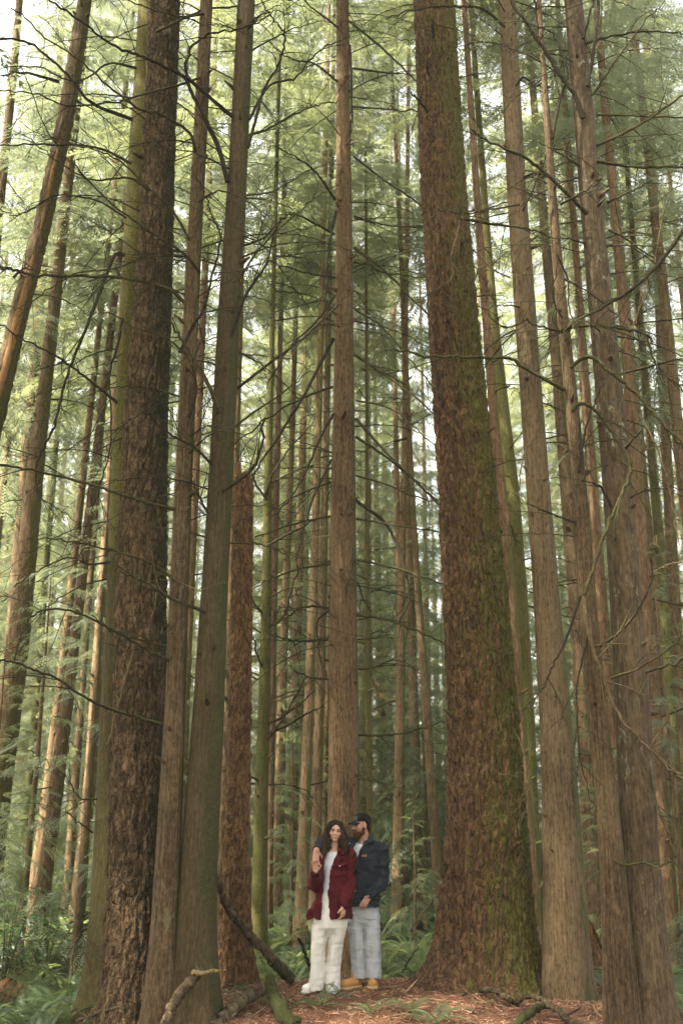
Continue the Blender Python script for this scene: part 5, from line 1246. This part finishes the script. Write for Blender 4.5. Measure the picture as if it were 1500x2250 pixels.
def shoe(root, name, toe, heel, h, mat, solem, hi=0.0, wide=0.044):
    toe, heel = np.array(toe), np.array(heel); mid = toe*0.35+heel*0.65; sh = thing_part(name, root)
    lo = np.minimum(toe, heel)-.12; hi_ = np.maximum(toe, heel)+[.12, .12, .12+hi+h]
    F = Field(lo, hi_, .005); up = np.array([0, 0, 1.])
    F.cone(toe+up*.048, mid+up*.056, wide, wide*.93, .02); F.cone(mid+up*.06, heel+up*.055, wide*.95, wide*.82, .02); F.cone(mid*.6+heel*.4+up*.07, mid*.35+heel*.65+up*(.10+hi), wide*.92, wide*.95, .03)
    zs = toe[2]+.022; F.cutf(lambda P: zs-P[..., 2]); up_ = solid('upper', F, mat, sh)
    F = Field(lo, hi_, .005); F.cone(toe+up*.02, mid+up*.02, wide+.011, wide+.006, .02); F.cone(mid+up*.02, heel+up*.02, wide+.006, wide*.95, .02)
    F.cutf(lambda P: np.maximum(P[..., 2]-toe[2]-.026, toe[2]-.002-P[..., 2])); solid('sole', F, solem, sh)
    mb = MB(); dd = (toe-heel)/np.linalg.norm(toe-heel); sd_ = np.array([-dd[1], dd[0], 0])
    for k in range(4):
        a = mid + dd*(.045-.022*k) + up*(.098+.012*k); mb.tube([a-sd_*.022-up*.012, a+up*.004, a+sd_*.022-up*.012], [.0035]*3, 5)
    V, Fc = mb.data(); build('laces', (V, Fc), M['wsole' if mat == M['white'] else 'sock'], sh)
def thing_part(name, root):
    o = bpy.data.objects.new(name, None); COL.objects.link(o); o.parent = root; o.empty_display_size = 0.1; return o
def blob(name, c, r, mat, root, Rm=None, h=.002):
    r = np.array(r); m = r.max()+.008; F = Field(np.array(c)-m, np.array(c)+m, h); F.ell(c, r, Rm, .001); return solid(name, F, mat, root)

def woman():
    Y = 11.5; feet = at(706, 2180, Y); g = gz1(feet[0], Y); root = thing('person', 'smiling woman with dark curly hair, open maroon jacket and white jeans', 'person', (feet[0], Y, g))
    sk = M['skin_w']; A = lambda px, py, dy=0: at(px, py, Y+dy)
    hc = A(736, 1827, -.02); f = (.10, -.99, .04); up = (.12, .05, 1)
    rsh, rel, rwr, rha = A(712, 1880), A(687, 1944, -.04), A(693, 1914, -.22), A(692, 1899, -.25)
    lsh, lel, lwr = A(765, 1881), A(768, 1944, -.06), A(755, 1992, -.21)
    # body: one continuous surface
    F = Field(A(655, 2195)-[0, .42, .02], A(800, 1790)+[0, .3, .04], .005)
    w, B = head(F, hc, f, up, 0.94)
    F.cone(w(0, -.02, -.07), A(733, 1868, .02), .050, .054, .02)
    F.loft(lev([(1868, 716, 752, .07), (1885, 710, 764, .09), (1920, 714, 760, .095), (1960, 708, 752, .085), (1995, 700, 756, .10), (2030, 694, 754, .10)], Y), .03)
    F.chain([A(716, 1880), rsh, rel, rwr], [.05, .045, .036, .026], .02); F.chain([A(758, 1880), lsh, lel, lwr], [.05, .045, .036, .026], .02)
    hand(F, rwr, rha-rwr+np.array([0, -.01, .05]), (-.05, -.5, .5), (1, 0, 0), 0.45, .22, .92); hand(F, lwr, (-.12, -.05, -1), (-.6, .5, 0), (-.3, -1, 0), .5, .05, .92)
    F.chain([A(704, 2010), A(698, 2085), A(694, 2168)], [.075, .05, .04], .02); F.chain([A(742, 2010), A(736, 2085), A(730, 2168)], [.075, .05, .04], .02)
    solid('body', F, sk, root); face_bits(w, B, root, 0.94, 'lip')
    # top
    F = Field(A(690, 2010)-[0, .2, 0], A(790, 1840)+[0, .25, .02], .006)
    F.loft(lev([(1866, 722, 746, .06), (1876, 712, 758, .09), (1900, 708, 766, .115), (1930, 712, 762, .115), (1966, 704, 754, .105)], Y, ), .02); F.folds(.006, 20, 3)
    nk = A(732, 1862, -.06); F.ell(nk, (.062, .085, .05), None, .01, 'sub'); solid('t_shirt', F, M['tee'], root)
    # jeans
    hemz = max(gz1(A(692, 2171)[0], Y), g)+.028
    F = Field(A(660, 2195)-[0, .25, .03], A(790, 1945)+[0, .25, 0], .006)
    F.loft(lev([(1958, 703, 755, .105), (1985, 697, 760, .115), (2015, 688, 763, .125), (2036, 687, 762, .122), (2060, 700, 748, .06)], Y), .03)
    lr = [(2015, 688, 727, .115), (2050, 684, 722, .105), (2080, 683, 715, .095, -.01), (2120, 682, 713, .09, 0), (2160, 677, 711, .10, .01)]; ll = [(2015, 724, 763, .115), (2050, 723, 759, .105, .01), (2080, 721, 753, .095, .02), (2120, 717, 749, .09, .03), (2160, 714, 747, .10, .03)]
    for q in (lr, ll):
        v = lev(q, Y); v[-1] = (hemz,)+v[-1][1:]; F.loft(v, .02)
    F.folds(.018, 15, 7, (1, 1, .30)); F.folds(.007, 24, 8, (.5, .5, 1.2)); j = solid('jeans', F, M['wjean'], root)
    blob('button', A(724, 1968, -.11), (.008, .005, .008), M['stud'], j)
    M['seam'] = cloth('seam_thread', (0.36, 0.33, 0.29), (0.42, 0.39, 0.34), 40, sheen=0)
    for xs in ((700, 706, 713), (742, 749, 756)): mb = MB(); mb.tube([A(xs[0], 1972 if xs[0] > 720 else 1984, -.112), A(xs[1], 1980, -.118), A(xs[2], 1984 if xs[0] > 720 else 1972, -.112)], [.0035]*3, 5); build('pocket_seam', mb, M['seam'], j)
    mb = MB(); zf = [A(724, y, -.119) for y in (1975, 1990, 2005, 2020)]; mb.tube(zf, [.004]*4, 5); build('fly_seam', mb, M['wjean'], j)
    # jacket with an open front
    F = Field(A(655, 2035)-[0, .42, 0], A(800, 1845)+[0, .3, .03], .006)
    F.loft(lev([(1862, 718, 754, .075), (1872, 708, 764, .105), (1885, 703, 772, .125), (1920, 704, 771, .14), (1960, 696, 770, .145), (1995, 684, 770, .15), (2017, 676, 771, .155)], Y, ), .03)
    F.chain([A(714, 1882), rsh, rel], [.075, .068, .066], .03); F.chain([rel, rel*.5+rwr*.5, rwr*.9+rel*.1], [.066, .058, .042], .03)
    F.chain([A(760, 1882), lsh+[.01, 0, 0], lsh*.5+lel*.5], [.075, .07, .067], .03); F.chain([lsh*.5+lel*.5, lel, lel*.45+lwr*.55+np.array([.0, .0, -.005])], [.067, .066, .066], .010); F.chain([lel*.45+lwr*.55, lwr*.95+lel*.05], [.066, .040], .010)
    zL = [pz(y, Y-.12) for y in (1862, 1880, 1905, 1960, 2025)][::-1]; xl = [pxw(x, y, Y-.12) for x, y in ((718, 1862), (713, 1880), (708, 1905), (708, 1960), (703, 2025))][::-1]; xr = [pxw(x, y, Y-.12) for x, y in ((744, 1862), (738, 1880), (727, 1905), (720, 1960), (728, 2025))][::-1]
    F.subf(lambda P: np.maximum(np.maximum(np.interp(P[..., 2], zL, xl)-P[..., 0], P[..., 0]-np.interp(P[..., 2], zL, xr)), np.maximum(P[..., 1]-Y-.02, Y-.22-P[..., 1])))
    F.ell(A(733, 1856, -.02), (.062, .075, .07), None, .01, 'sub'); F.folds(.034, 13, 11, (1, 1, .42)); F.folds(.014, 18, 13, (.6, .6, 1.3)); F.folds(.006, 30, 12); jk = solid('jacket', F, M['maroon'], root)
    F = Field(A(700, 1895)-[0, .25, 0], A(790, 1835)+[0, .2, 0], .004)
    F.chain([A(722, 1859, .05), A(714, 1866, -.05), A(711, 1885, -.125)], [.018, .020, .014], .01); F.chain([A(746, 1859, .05), A(752, 1864, -.05), A(752, 1877, -.125), A(745, 1868, -.115)], [.018, .022, .014, .014], .012); F.cone(A(722, 1859, .05), A(746, 1859, .05), .018, .018, .01)
    solid('collar', F, M['maroon'], jk)
    F = Field(A(725, 1915)-[0, .25, 0], A(775, 1885)+[0, .1, 0], .003); a, b, c = A(734, 1899, -.140), A(747, 1903, -.143), A(762, 1899, -.128)
    F.chain([a, b, c], [.010, .016, .010], .006); solid('pocket_flap', F, M['maroon'], jk); blob('button', A(746, 1903, -.162), (.007, .005, .007), M['stud'], jk)
    for p_, q_ in ((rel, rwr), (lel, lwr)):
        d = (q_-p_)/np.linalg.norm(q_-p_); F = Field(q_-.09, q_+.09, .005); F.cone(q_-d*.055, q_-d*.012, .043, .041, .01); F.cutf(lambda P: np.maximum((P-q_)@d+.004, -.06-(P-q_)@d)); solid('cuff', F, M['maroon'], jk)
    # hair: cap of hair, side falls and curled locks
    F = Field(A(690, 1895)-[0, .25, 0], A(775, 1790)+[0, .25, .03], .005)
    F.ell(w(0, -.030, .045), (.088, .100, .086), B, .01); F.ell(w(0, -.06, -.03), (.088, .075, .11), B, .03)
    F.chain([w(.060, .03, .075), w(.083, .022, .01), w(.100, .01, -.07), A(712, 1862, -.07), A(711, 1876, -.12)], [.034, .032, .042, .044, .024], .02)
    F.chain([w(-.050, .03, .085), w(-.084, .02, .02), w(-.096, .0, -.06), A(757, 1860, -.06), A(757, 1874, -.11)], [.032, .028, .034, .038, .02], .02)
    F.ell(w(0, .085, -.035), (.073, .075, .102), B, .008, 'sub'); F.folds(.012, 34, 5, (1, 1, .5)); hr = solid('hair', F, M['hair'], root)
    rg = np.random.default_rng(4); mb = MB(); mb2 = MB()
    for k in range(230):
        sg = 1 if rg.random() < .56 else -1; a = rg.uniform(-.5, 1.0); rr = rg.uniform(.085, .120)
        p0 = w(sg*rr*math.cos(a*.9), rr*math.sin(a)*.55-.01, rg.uniform(-.06, .07)); L = rg.uniform(.10, .20); ph = rg.uniform(0, 6.28); cr_ = rg.uniform(.011, .020); t = np.linspace(0, 1, 26)
        drift = np.array([-.12*sg*rg.uniform(-.3, 1)+.012, -.25*rg.random(), -1.0]); drift /= np.linalg.norm(drift)
        Pn = p0 + t[:, None]*drift*L + np.stack([np.cos(t*L*80+ph), np.sin(t*L*80+ph), 0*t], -1)*cr_*np.minimum(1, t*4)[:, None]
        (mb2 if k % 4 == 0 else mb).tube(Pn, .0075*(1-.5*t), 5)
    for k in range(40):
        a = rg.uniform(-1.3, 1.3); t = np.linspace(0, 1, 9); P0 = w(.02, .055, .118)
        e = w(.095*math.sin(a)*1.0, .04*math.cos(a)-.02, .02+.02*rg.random()); mid_ = w(.075*math.sin(a), .05*math.cos(a), .105); Pn = ((1-t)**2)[:, None]*P0+(2*t*(1-t))[:, None]*mid_+(t**2)[:, None]*e
        (mb2 if k % 2 else mb).tube(Pn, .0055*(1-.3*t), 5)
    build('curls', mb, M['hair'], hr); build('light_curls', mb2, M['hairlight'], hr)
    # shoes
    for t, h_ in (((672, 2183, -.05), (692, 2176, .10)), ((729, 2178, -.06), (731, 2172, .13))):
        a, b = A(*t), A(*h_); a[2] = gz1(a[0], a[1])+.004; b[2] = gz1(b[0], b[1])+.004; b[2] = a[2] = max(a[2], b[2]); shoe(root, 'shoe', a, b, .05, M['white'], M['wsole'], 0, .041)
    return rha

def man(rha):
    Y = 11.87; feet = at(800, 2160, Y); g = gz1(feet[0], Y); root = thing('person', 'bearded man in a black cap, navy jacket, grey jeans and tan boots', 'person', (feet[0], Y, g))
    sk = M['skin_m']; A = lambda px, py, dy=0: at(px, py, Y+dy)
    hc = A(793, 1812, -.02); f = (-.88, -.46, -.10); up = (-.06, -.02, 1)
    rsh, rel, rwr = A(764, 1855, -.02), A(711, 1856, -.10), A(695, 1868, -.47)
    lsh, lel, lwr = A(834, 1868, .02), A(842, 1937, .0), A(810, 1970, -.165)
    F = Field(at(660, 2185, Y)-[0, .75, .02], A(875, 1770)+[0, .3, .04], .005)
    w, B = head(F, hc, f, up, 1.0)
    F.cone(w(0, -.025, -.06), A(798, 1853, .02), .058, .066, .02)
    F.loft(lev([(1856, 772, 826, .08), (1880, 768, 826, .09), (1930, 774, 822, .085), (1975, 778, 824, .085), (2010, 784, 820, .07)], Y), .03)
    F.chain([rsh, rel, rwr], [.055, .042, .030], .02); F.chain([lsh, lel, lwr], [.055, .044, .032], .02)
    hand(F, rwr, (-.05, -.22, -1.0), (.1, -.35, -.4), (1, -.2, 0), .30, .15, 1.0); hand(F, lwr, (-.55, -.06, -.75), (.1, .7, -.5), (-.6, -.2, .7), .35, .08, 1.0)
    F.chain([A(785, 2010), A(786, 2075), A(787, 2140)], [.075, .05, .04], .02); F.chain([A(815, 2010), A(818, 2075), A(819, 2140)], [.06, .05, .04], .02)
    solid('body', F, sk, root); face_bits(w, B, root, 1.0, 'lip', False, 'beard')
    F = Field(A(750, 1990)-[0, .25, 0], A(850, 1840)+[0, .25, .02], .006); F.loft(lev([(1848, 784, 812, .07), (1860, 772, 824, .09), (1890, 768, 826, .105), (1930, 770, 824, .105), (1970, 774, 826, .10)], Y), .02); F.ell(A(793, 1846, -.05), (.072, .085, .045), None, .01, 'sub'); F.folds(.006, 22, 5); solid('t_shirt', F, M['tee'], root)
    # jeans
    hz_ = g+.10
    F = Field(A(745, 2185)-[0, .28, 0], A(850, 1950)+[0, .28, 0], .006); F.loft(lev([(1970, 776, 828, .10), (1990, 770, 832, .115), (2024, 764, 834, .13), (2052, 778, 820, .07)], Y), .03)
    rl = [(2005, 764, 802, .12), (2040, 763, 800, .115, -.01), (2075, 768, 800, .105, -.03), (2110, 771, 803, .10, -.02), (2142, 771, 805, .11, 0)]; l2 = [(2005, 794, 834, .12), (2040, 796, 834, .115, -.03), (2075, 800, 836, .105, -.05), (2110, 802, 837, .10, -.04), (2142, 802, 837, .11, -.03)]
    for q in (rl, l2):
        v = lev(q, Y); v[-1] = (hz_,)+v[-1][1:]; F.loft(v, .008)
    F.folds(.021, 14, 17, (1, 1, .30)); F.folds(.009, 22, 18, (.5, .5, 1.3)); j = solid('jeans', F, M['gjean'], root)
    mb = MB(); mb.tube(curve([A(786, 1984, -.135), A(800, 1987, -.14), A(816, 1984, -.125)], 5), [.005]*11, 5); build('pocket_edge', mb, M['gjean'], j)
    M['gseam'] = cloth('dark_seam', (0.12, 0.12, 0.13), (0.16, 0.16, 0.17), 40, sheen=0)
    for pts in ([(829, 1998, -.05), (832, 2040, -.07), (834, 2080, -.09), (835, 2135, -.06)], [(800, 2018, -.125), (812, 2021, -.135), (826, 2019, -.125)], [(798, 2040, -.10), (799, 2080, -.10), (801, 2132, -.08)]):
        mb = MB(); mb.tube(curve([A(*q) for q in pts], 5), [.003]*(5*(len(pts)-1)+1), 5); build('seam', mb, M['gseam'], j)
    # jacket
    F = Field(at(675, 2020, Y)-[0, .72, 0], A(880, 1830)+[0, .32, .03], .006)
    F.loft(lev([(1843, 778, 818, .085), (1852, 766, 832, .11), (1868, 758, 838, .125), (1900, 760, 832, .145), (1940, 764, 830, .15), (1975, 766, 833, .152), (1990, 766, 835, .155)], Y), .03)
    F.loft(lev([(1970, 800, 836, .08, .09), (2004, 806, 832, .06, .10)], Y), .03)
    F.chain([A(770, 1858), rsh, rel, rel*.25+rwr*.75], [.085, .080, .070, .056], .03); F.cone(rel*.25+rwr*.75, rwr*.93+rel*.07, .056, .046, .02)
    F.chain([A(828, 1864), lsh+[.008, 0, 0], lsh*.5+lel*.5+[.006, 0, 0]], [.085, .080, .074], .03); F.chain([lsh*.5+lel*.5+[.006, 0, 0], lel, lel*.4+lwr*.6], [.074, .070, .062], .010); F.cone(lel*.4+lwr*.6, lwr*.93+lel*.07, .062, .048, .010)
    zL = [pz(y, Y-.13) for y in (1843, 1862, 1895, 1925)][::-1]; xl = [pxw(x, y, Y-.13) for x, y in ((783, 1843), (777, 1862), (774, 1895), (774, 1925))][::-1]; xr = [pxw(x, y, Y-.13) for x, y in ((804, 1843), (795, 1862), (780, 1895), (775, 1925))][::-1]
    F.subf(lambda P: np.maximum(np.maximum(np.interp(P[..., 2], zL, xl)-P[..., 0], P[..., 0]-np.interp(P[..., 2], zL, xr)), np.maximum(np.maximum(P[..., 1]-Y-.02, Y-.24-P[..., 1]), zL[0]-P[..., 2])))
    F.ell(A(795, 1840, -.02), (.075, .085, .07), None, .01, 'sub'); F.folds(.034, 13, 21, (1, 1, .45)); F.folds(.020, 16, 25, (.6, .6, 1.4)); F.folds(.007, 28, 22); jk = solid('jacket', F, M['navy'], root)
    F = Field(A(750, 1885)-[0, .3, 0], A(850, 1820)+[0, .25, 0], .004)
    F.chain([A(785, 1842, .08), A(776, 1850, -.06), A(772, 1868, -.135)], [.022, .022, .014], .012); F.chain([A(806, 1835, .09), A(815, 1840, -.03), A(817, 1848, -.09), A(804, 1852, -.125), A(797, 1866, -.15)], [.024, .026, .024, .016, .010], .015); F.cone(A(785, 1842, .08), A(806, 1835, .09), .022, .024, .01)
    solid('collar', F, M['navy'], jk)
    F = Field(A(785, 1900)-[0, .25, 0], A(830, 1870)+[0, .1, 0], .003); F.chain([A(793, 1885, -.148), A(803, 1889, -.152), A(816, 1887, -.142)], [.008, .015, .010], .006); solid('pocket_flap', F, M['navy'], jk)
    # stitched label above the pocket with a line of lettering too small to read
    c0 = A(800, 1880.5, -.163); mb = MB(); mb.tube([c0+[-.026, .006, 0], c0, c0+[.026, .004, .001]], [.0125]*3, 8); V, Fc = mb.data(); V[:, 1] = c0[1]+(V[:, 1]-c0[1])*.35; lb = build('label_patch', (V, Fc), M['leatherpatch'], jk)
    mb = MB()
    for k in range(6): x = c0[0]-.016+.0064*k; mb.tube([[x, c0[1]-.0052, c0[2]-.004], [x+.001, c0[1]-.0052, c0[2]+.004]], [.0014]*2, 4)
    build('lettering', mb, M['sock'], lb)
    for px_, py_, dy in ((779, 1905, -.168), (768, 1853, -.16), (780, 1932, -.172), (781, 1958, -.172)): blob('button', A(px_, py_, dy), (.006, .005, .006), M['stud'], jk)
    for p_, q_, r_ in ((rel, rwr, .050), (lel, lwr, .054)):
        d = (q_-p_)/np.linalg.norm(q_-p_); F = Field(q_-.1, q_+.1, .005); F.cone(q_-d*.06, q_-d*.02, r_, r_-.002, .01); F.cutf(lambda P: np.maximum((P-q_)@d+.012, -.07-(P-q_)@d)); solid('cuff', F, M['navy'], jk)
    # beard and hair
    F = Field(w(0, 0, -.06)-.16, w(0, 0, -.06)+.16, .004)
    F.ell(w(0, .056, -.100), (.050, .052, .050), B, .02); F.chain([w(.066, .002, -.035), w(.060, .025, -.085), w(.02, .075, -.115)], [.014, .020, .022], .02); F.chain([w(-.066, .002, -.035), w(-.060, .025, -.085), w(-.02, .075, -.115)], [.014, .020, .022], .02)
    F.chain([w(-.028, .084, -.058), w(0, .103, -.049), w(.028, .084, -.058)], [.008, .009, .008], .008); F.folds(.010, 60, 3); bd = solid('beard', F, M['beard'], root)
    rg = np.random.default_rng(8); mb = MB()
    for k in range(150):
        a = rg.uniform(-1.3, 1.3); p0 = w(.056*math.sin(a), .03+.068*math.cos(a), rg.uniform(-.13, -.07)); d = np.array(B@np.array([.35*math.sin(a), .4*math.cos(a), -.8]))+rg.normal(0, .2, 3); L = rg.uniform(.015, .035); mb.tube([p0-d*.008, p0+d*L*.5, p0+d*L], [.003, .0025, .001], 4)
    build('whiskers', mb, M['beard'], bd)
    F = Field(w(0, -.05, 0)-.17, w(0, -.05, 0)+.17, .005); F.ell(w(0, -.034, .025), (.079, .088, .08), B, .01); F.ell(w(0, -.06, -.045), (.066, .048, .06), B, .02); F.cutf(lambda P: ((P-w(0, -.020, 0))@B[:, 1])); F.folds(.006, 50, 4); solid('hair', F, M['hair'], root)
    # cap with curved brim and grey front patch
    F = Field(w(0, 0, .06)-.2, w(0, 0, .06)+.2, .004); F.ell(w(0, -.016, .044), (.086, .106, .086), B, .008); up_ = B[:, 2]; z0 = w(0, 0, .036)
    F.cutf(lambda P: -((P-z0)@(up_*1.0+B[:, 1]*-.10))); F.ell(w(0, -.016, .040), (.079, .099, .078), B, .004, 'sub'); F.folds(.003, 26, 6); cp = solid('cap', F, M['cap'], root)
    mb = MB(); rows = []
    for s_ in np.linspace(0, 1, 7):
        rows.append([w(math.sin(a)*(.078-.004*s_), .052+.03*math.cos(a)*(1-s_)+s_*(.030+.075*math.cos(a*.82)), .040-.018*(math.sin(a)**2)*(1-.3*s_)-.012*s_) for a in np.linspace(-1.45, 1.45, 15)])
    Pm = np.array(rows); t_ = up_*.0055; i, jj = np.meshgrid(np.arange(6), np.arange(14), indexing='ij'); q = np.stack([i*15+jj, i*15+jj+1, (i+1)*15+jj+1, (i+1)*15+jj], -1).reshape(-1, 4)
    Vt = Pm.reshape(-1, 3); mb.add(np.concatenate([Vt+t_, Vt-t_]), np.concatenate([q, q[:, ::-1]+105])); e = np.concatenate([np.arange(15)*1, 14+15*np.arange(1, 7), 90+np.arange(13, -1, -1), 15*np.arange(5, 0, -1)]); mb.add(np.concatenate([Vt+t_, Vt-t_]), np.stack([e, np.roll(e, -1), np.roll(e, -1)+105, e+105], -1))
    build('brim', mb, M['cap'], cp)
    rows = []
    for a in np.linspace(-.62, .25, 7):
        for z_ in np.linspace(.052, .098, 6): sc = math.sqrt(max(0, 1-((z_-.044)/.0875)**2)); rows.append(w(.0875*sc*math.sin(a), -.016+.1085*sc*math.cos(a), z_))
    i, jj = np.meshgrid(np.arange(6), np.arange(5), indexing='ij'); mb = MB(); mb.add(rows, np.stack([i*6+jj, (i+1)*6+jj, (i+1)*6+jj+1, i*6+jj+1], -1).reshape(-1, 4)); build('patch', mb, M['patch'], cp)
    blob('cap_button', w(0, -.016, .130), (.008, .008, .005), M['cap'], cp)
    for t, h_ in (((757, 2161, -.16), (786, 2152, -.02)), ((818, 2170, -.13), (821, 2160, .12))):
        a, b = A(*t), A(*h_); a[2] = gz1(a[0], a[1])+.004; b[2] = gz1(b[0], b[1])+.004; b[2] = a[2] = max(a[2], b[2]); shoe(root, 'boot', a, b, .1, M['boot'], M['sole'], .06, .050)
man(woman())
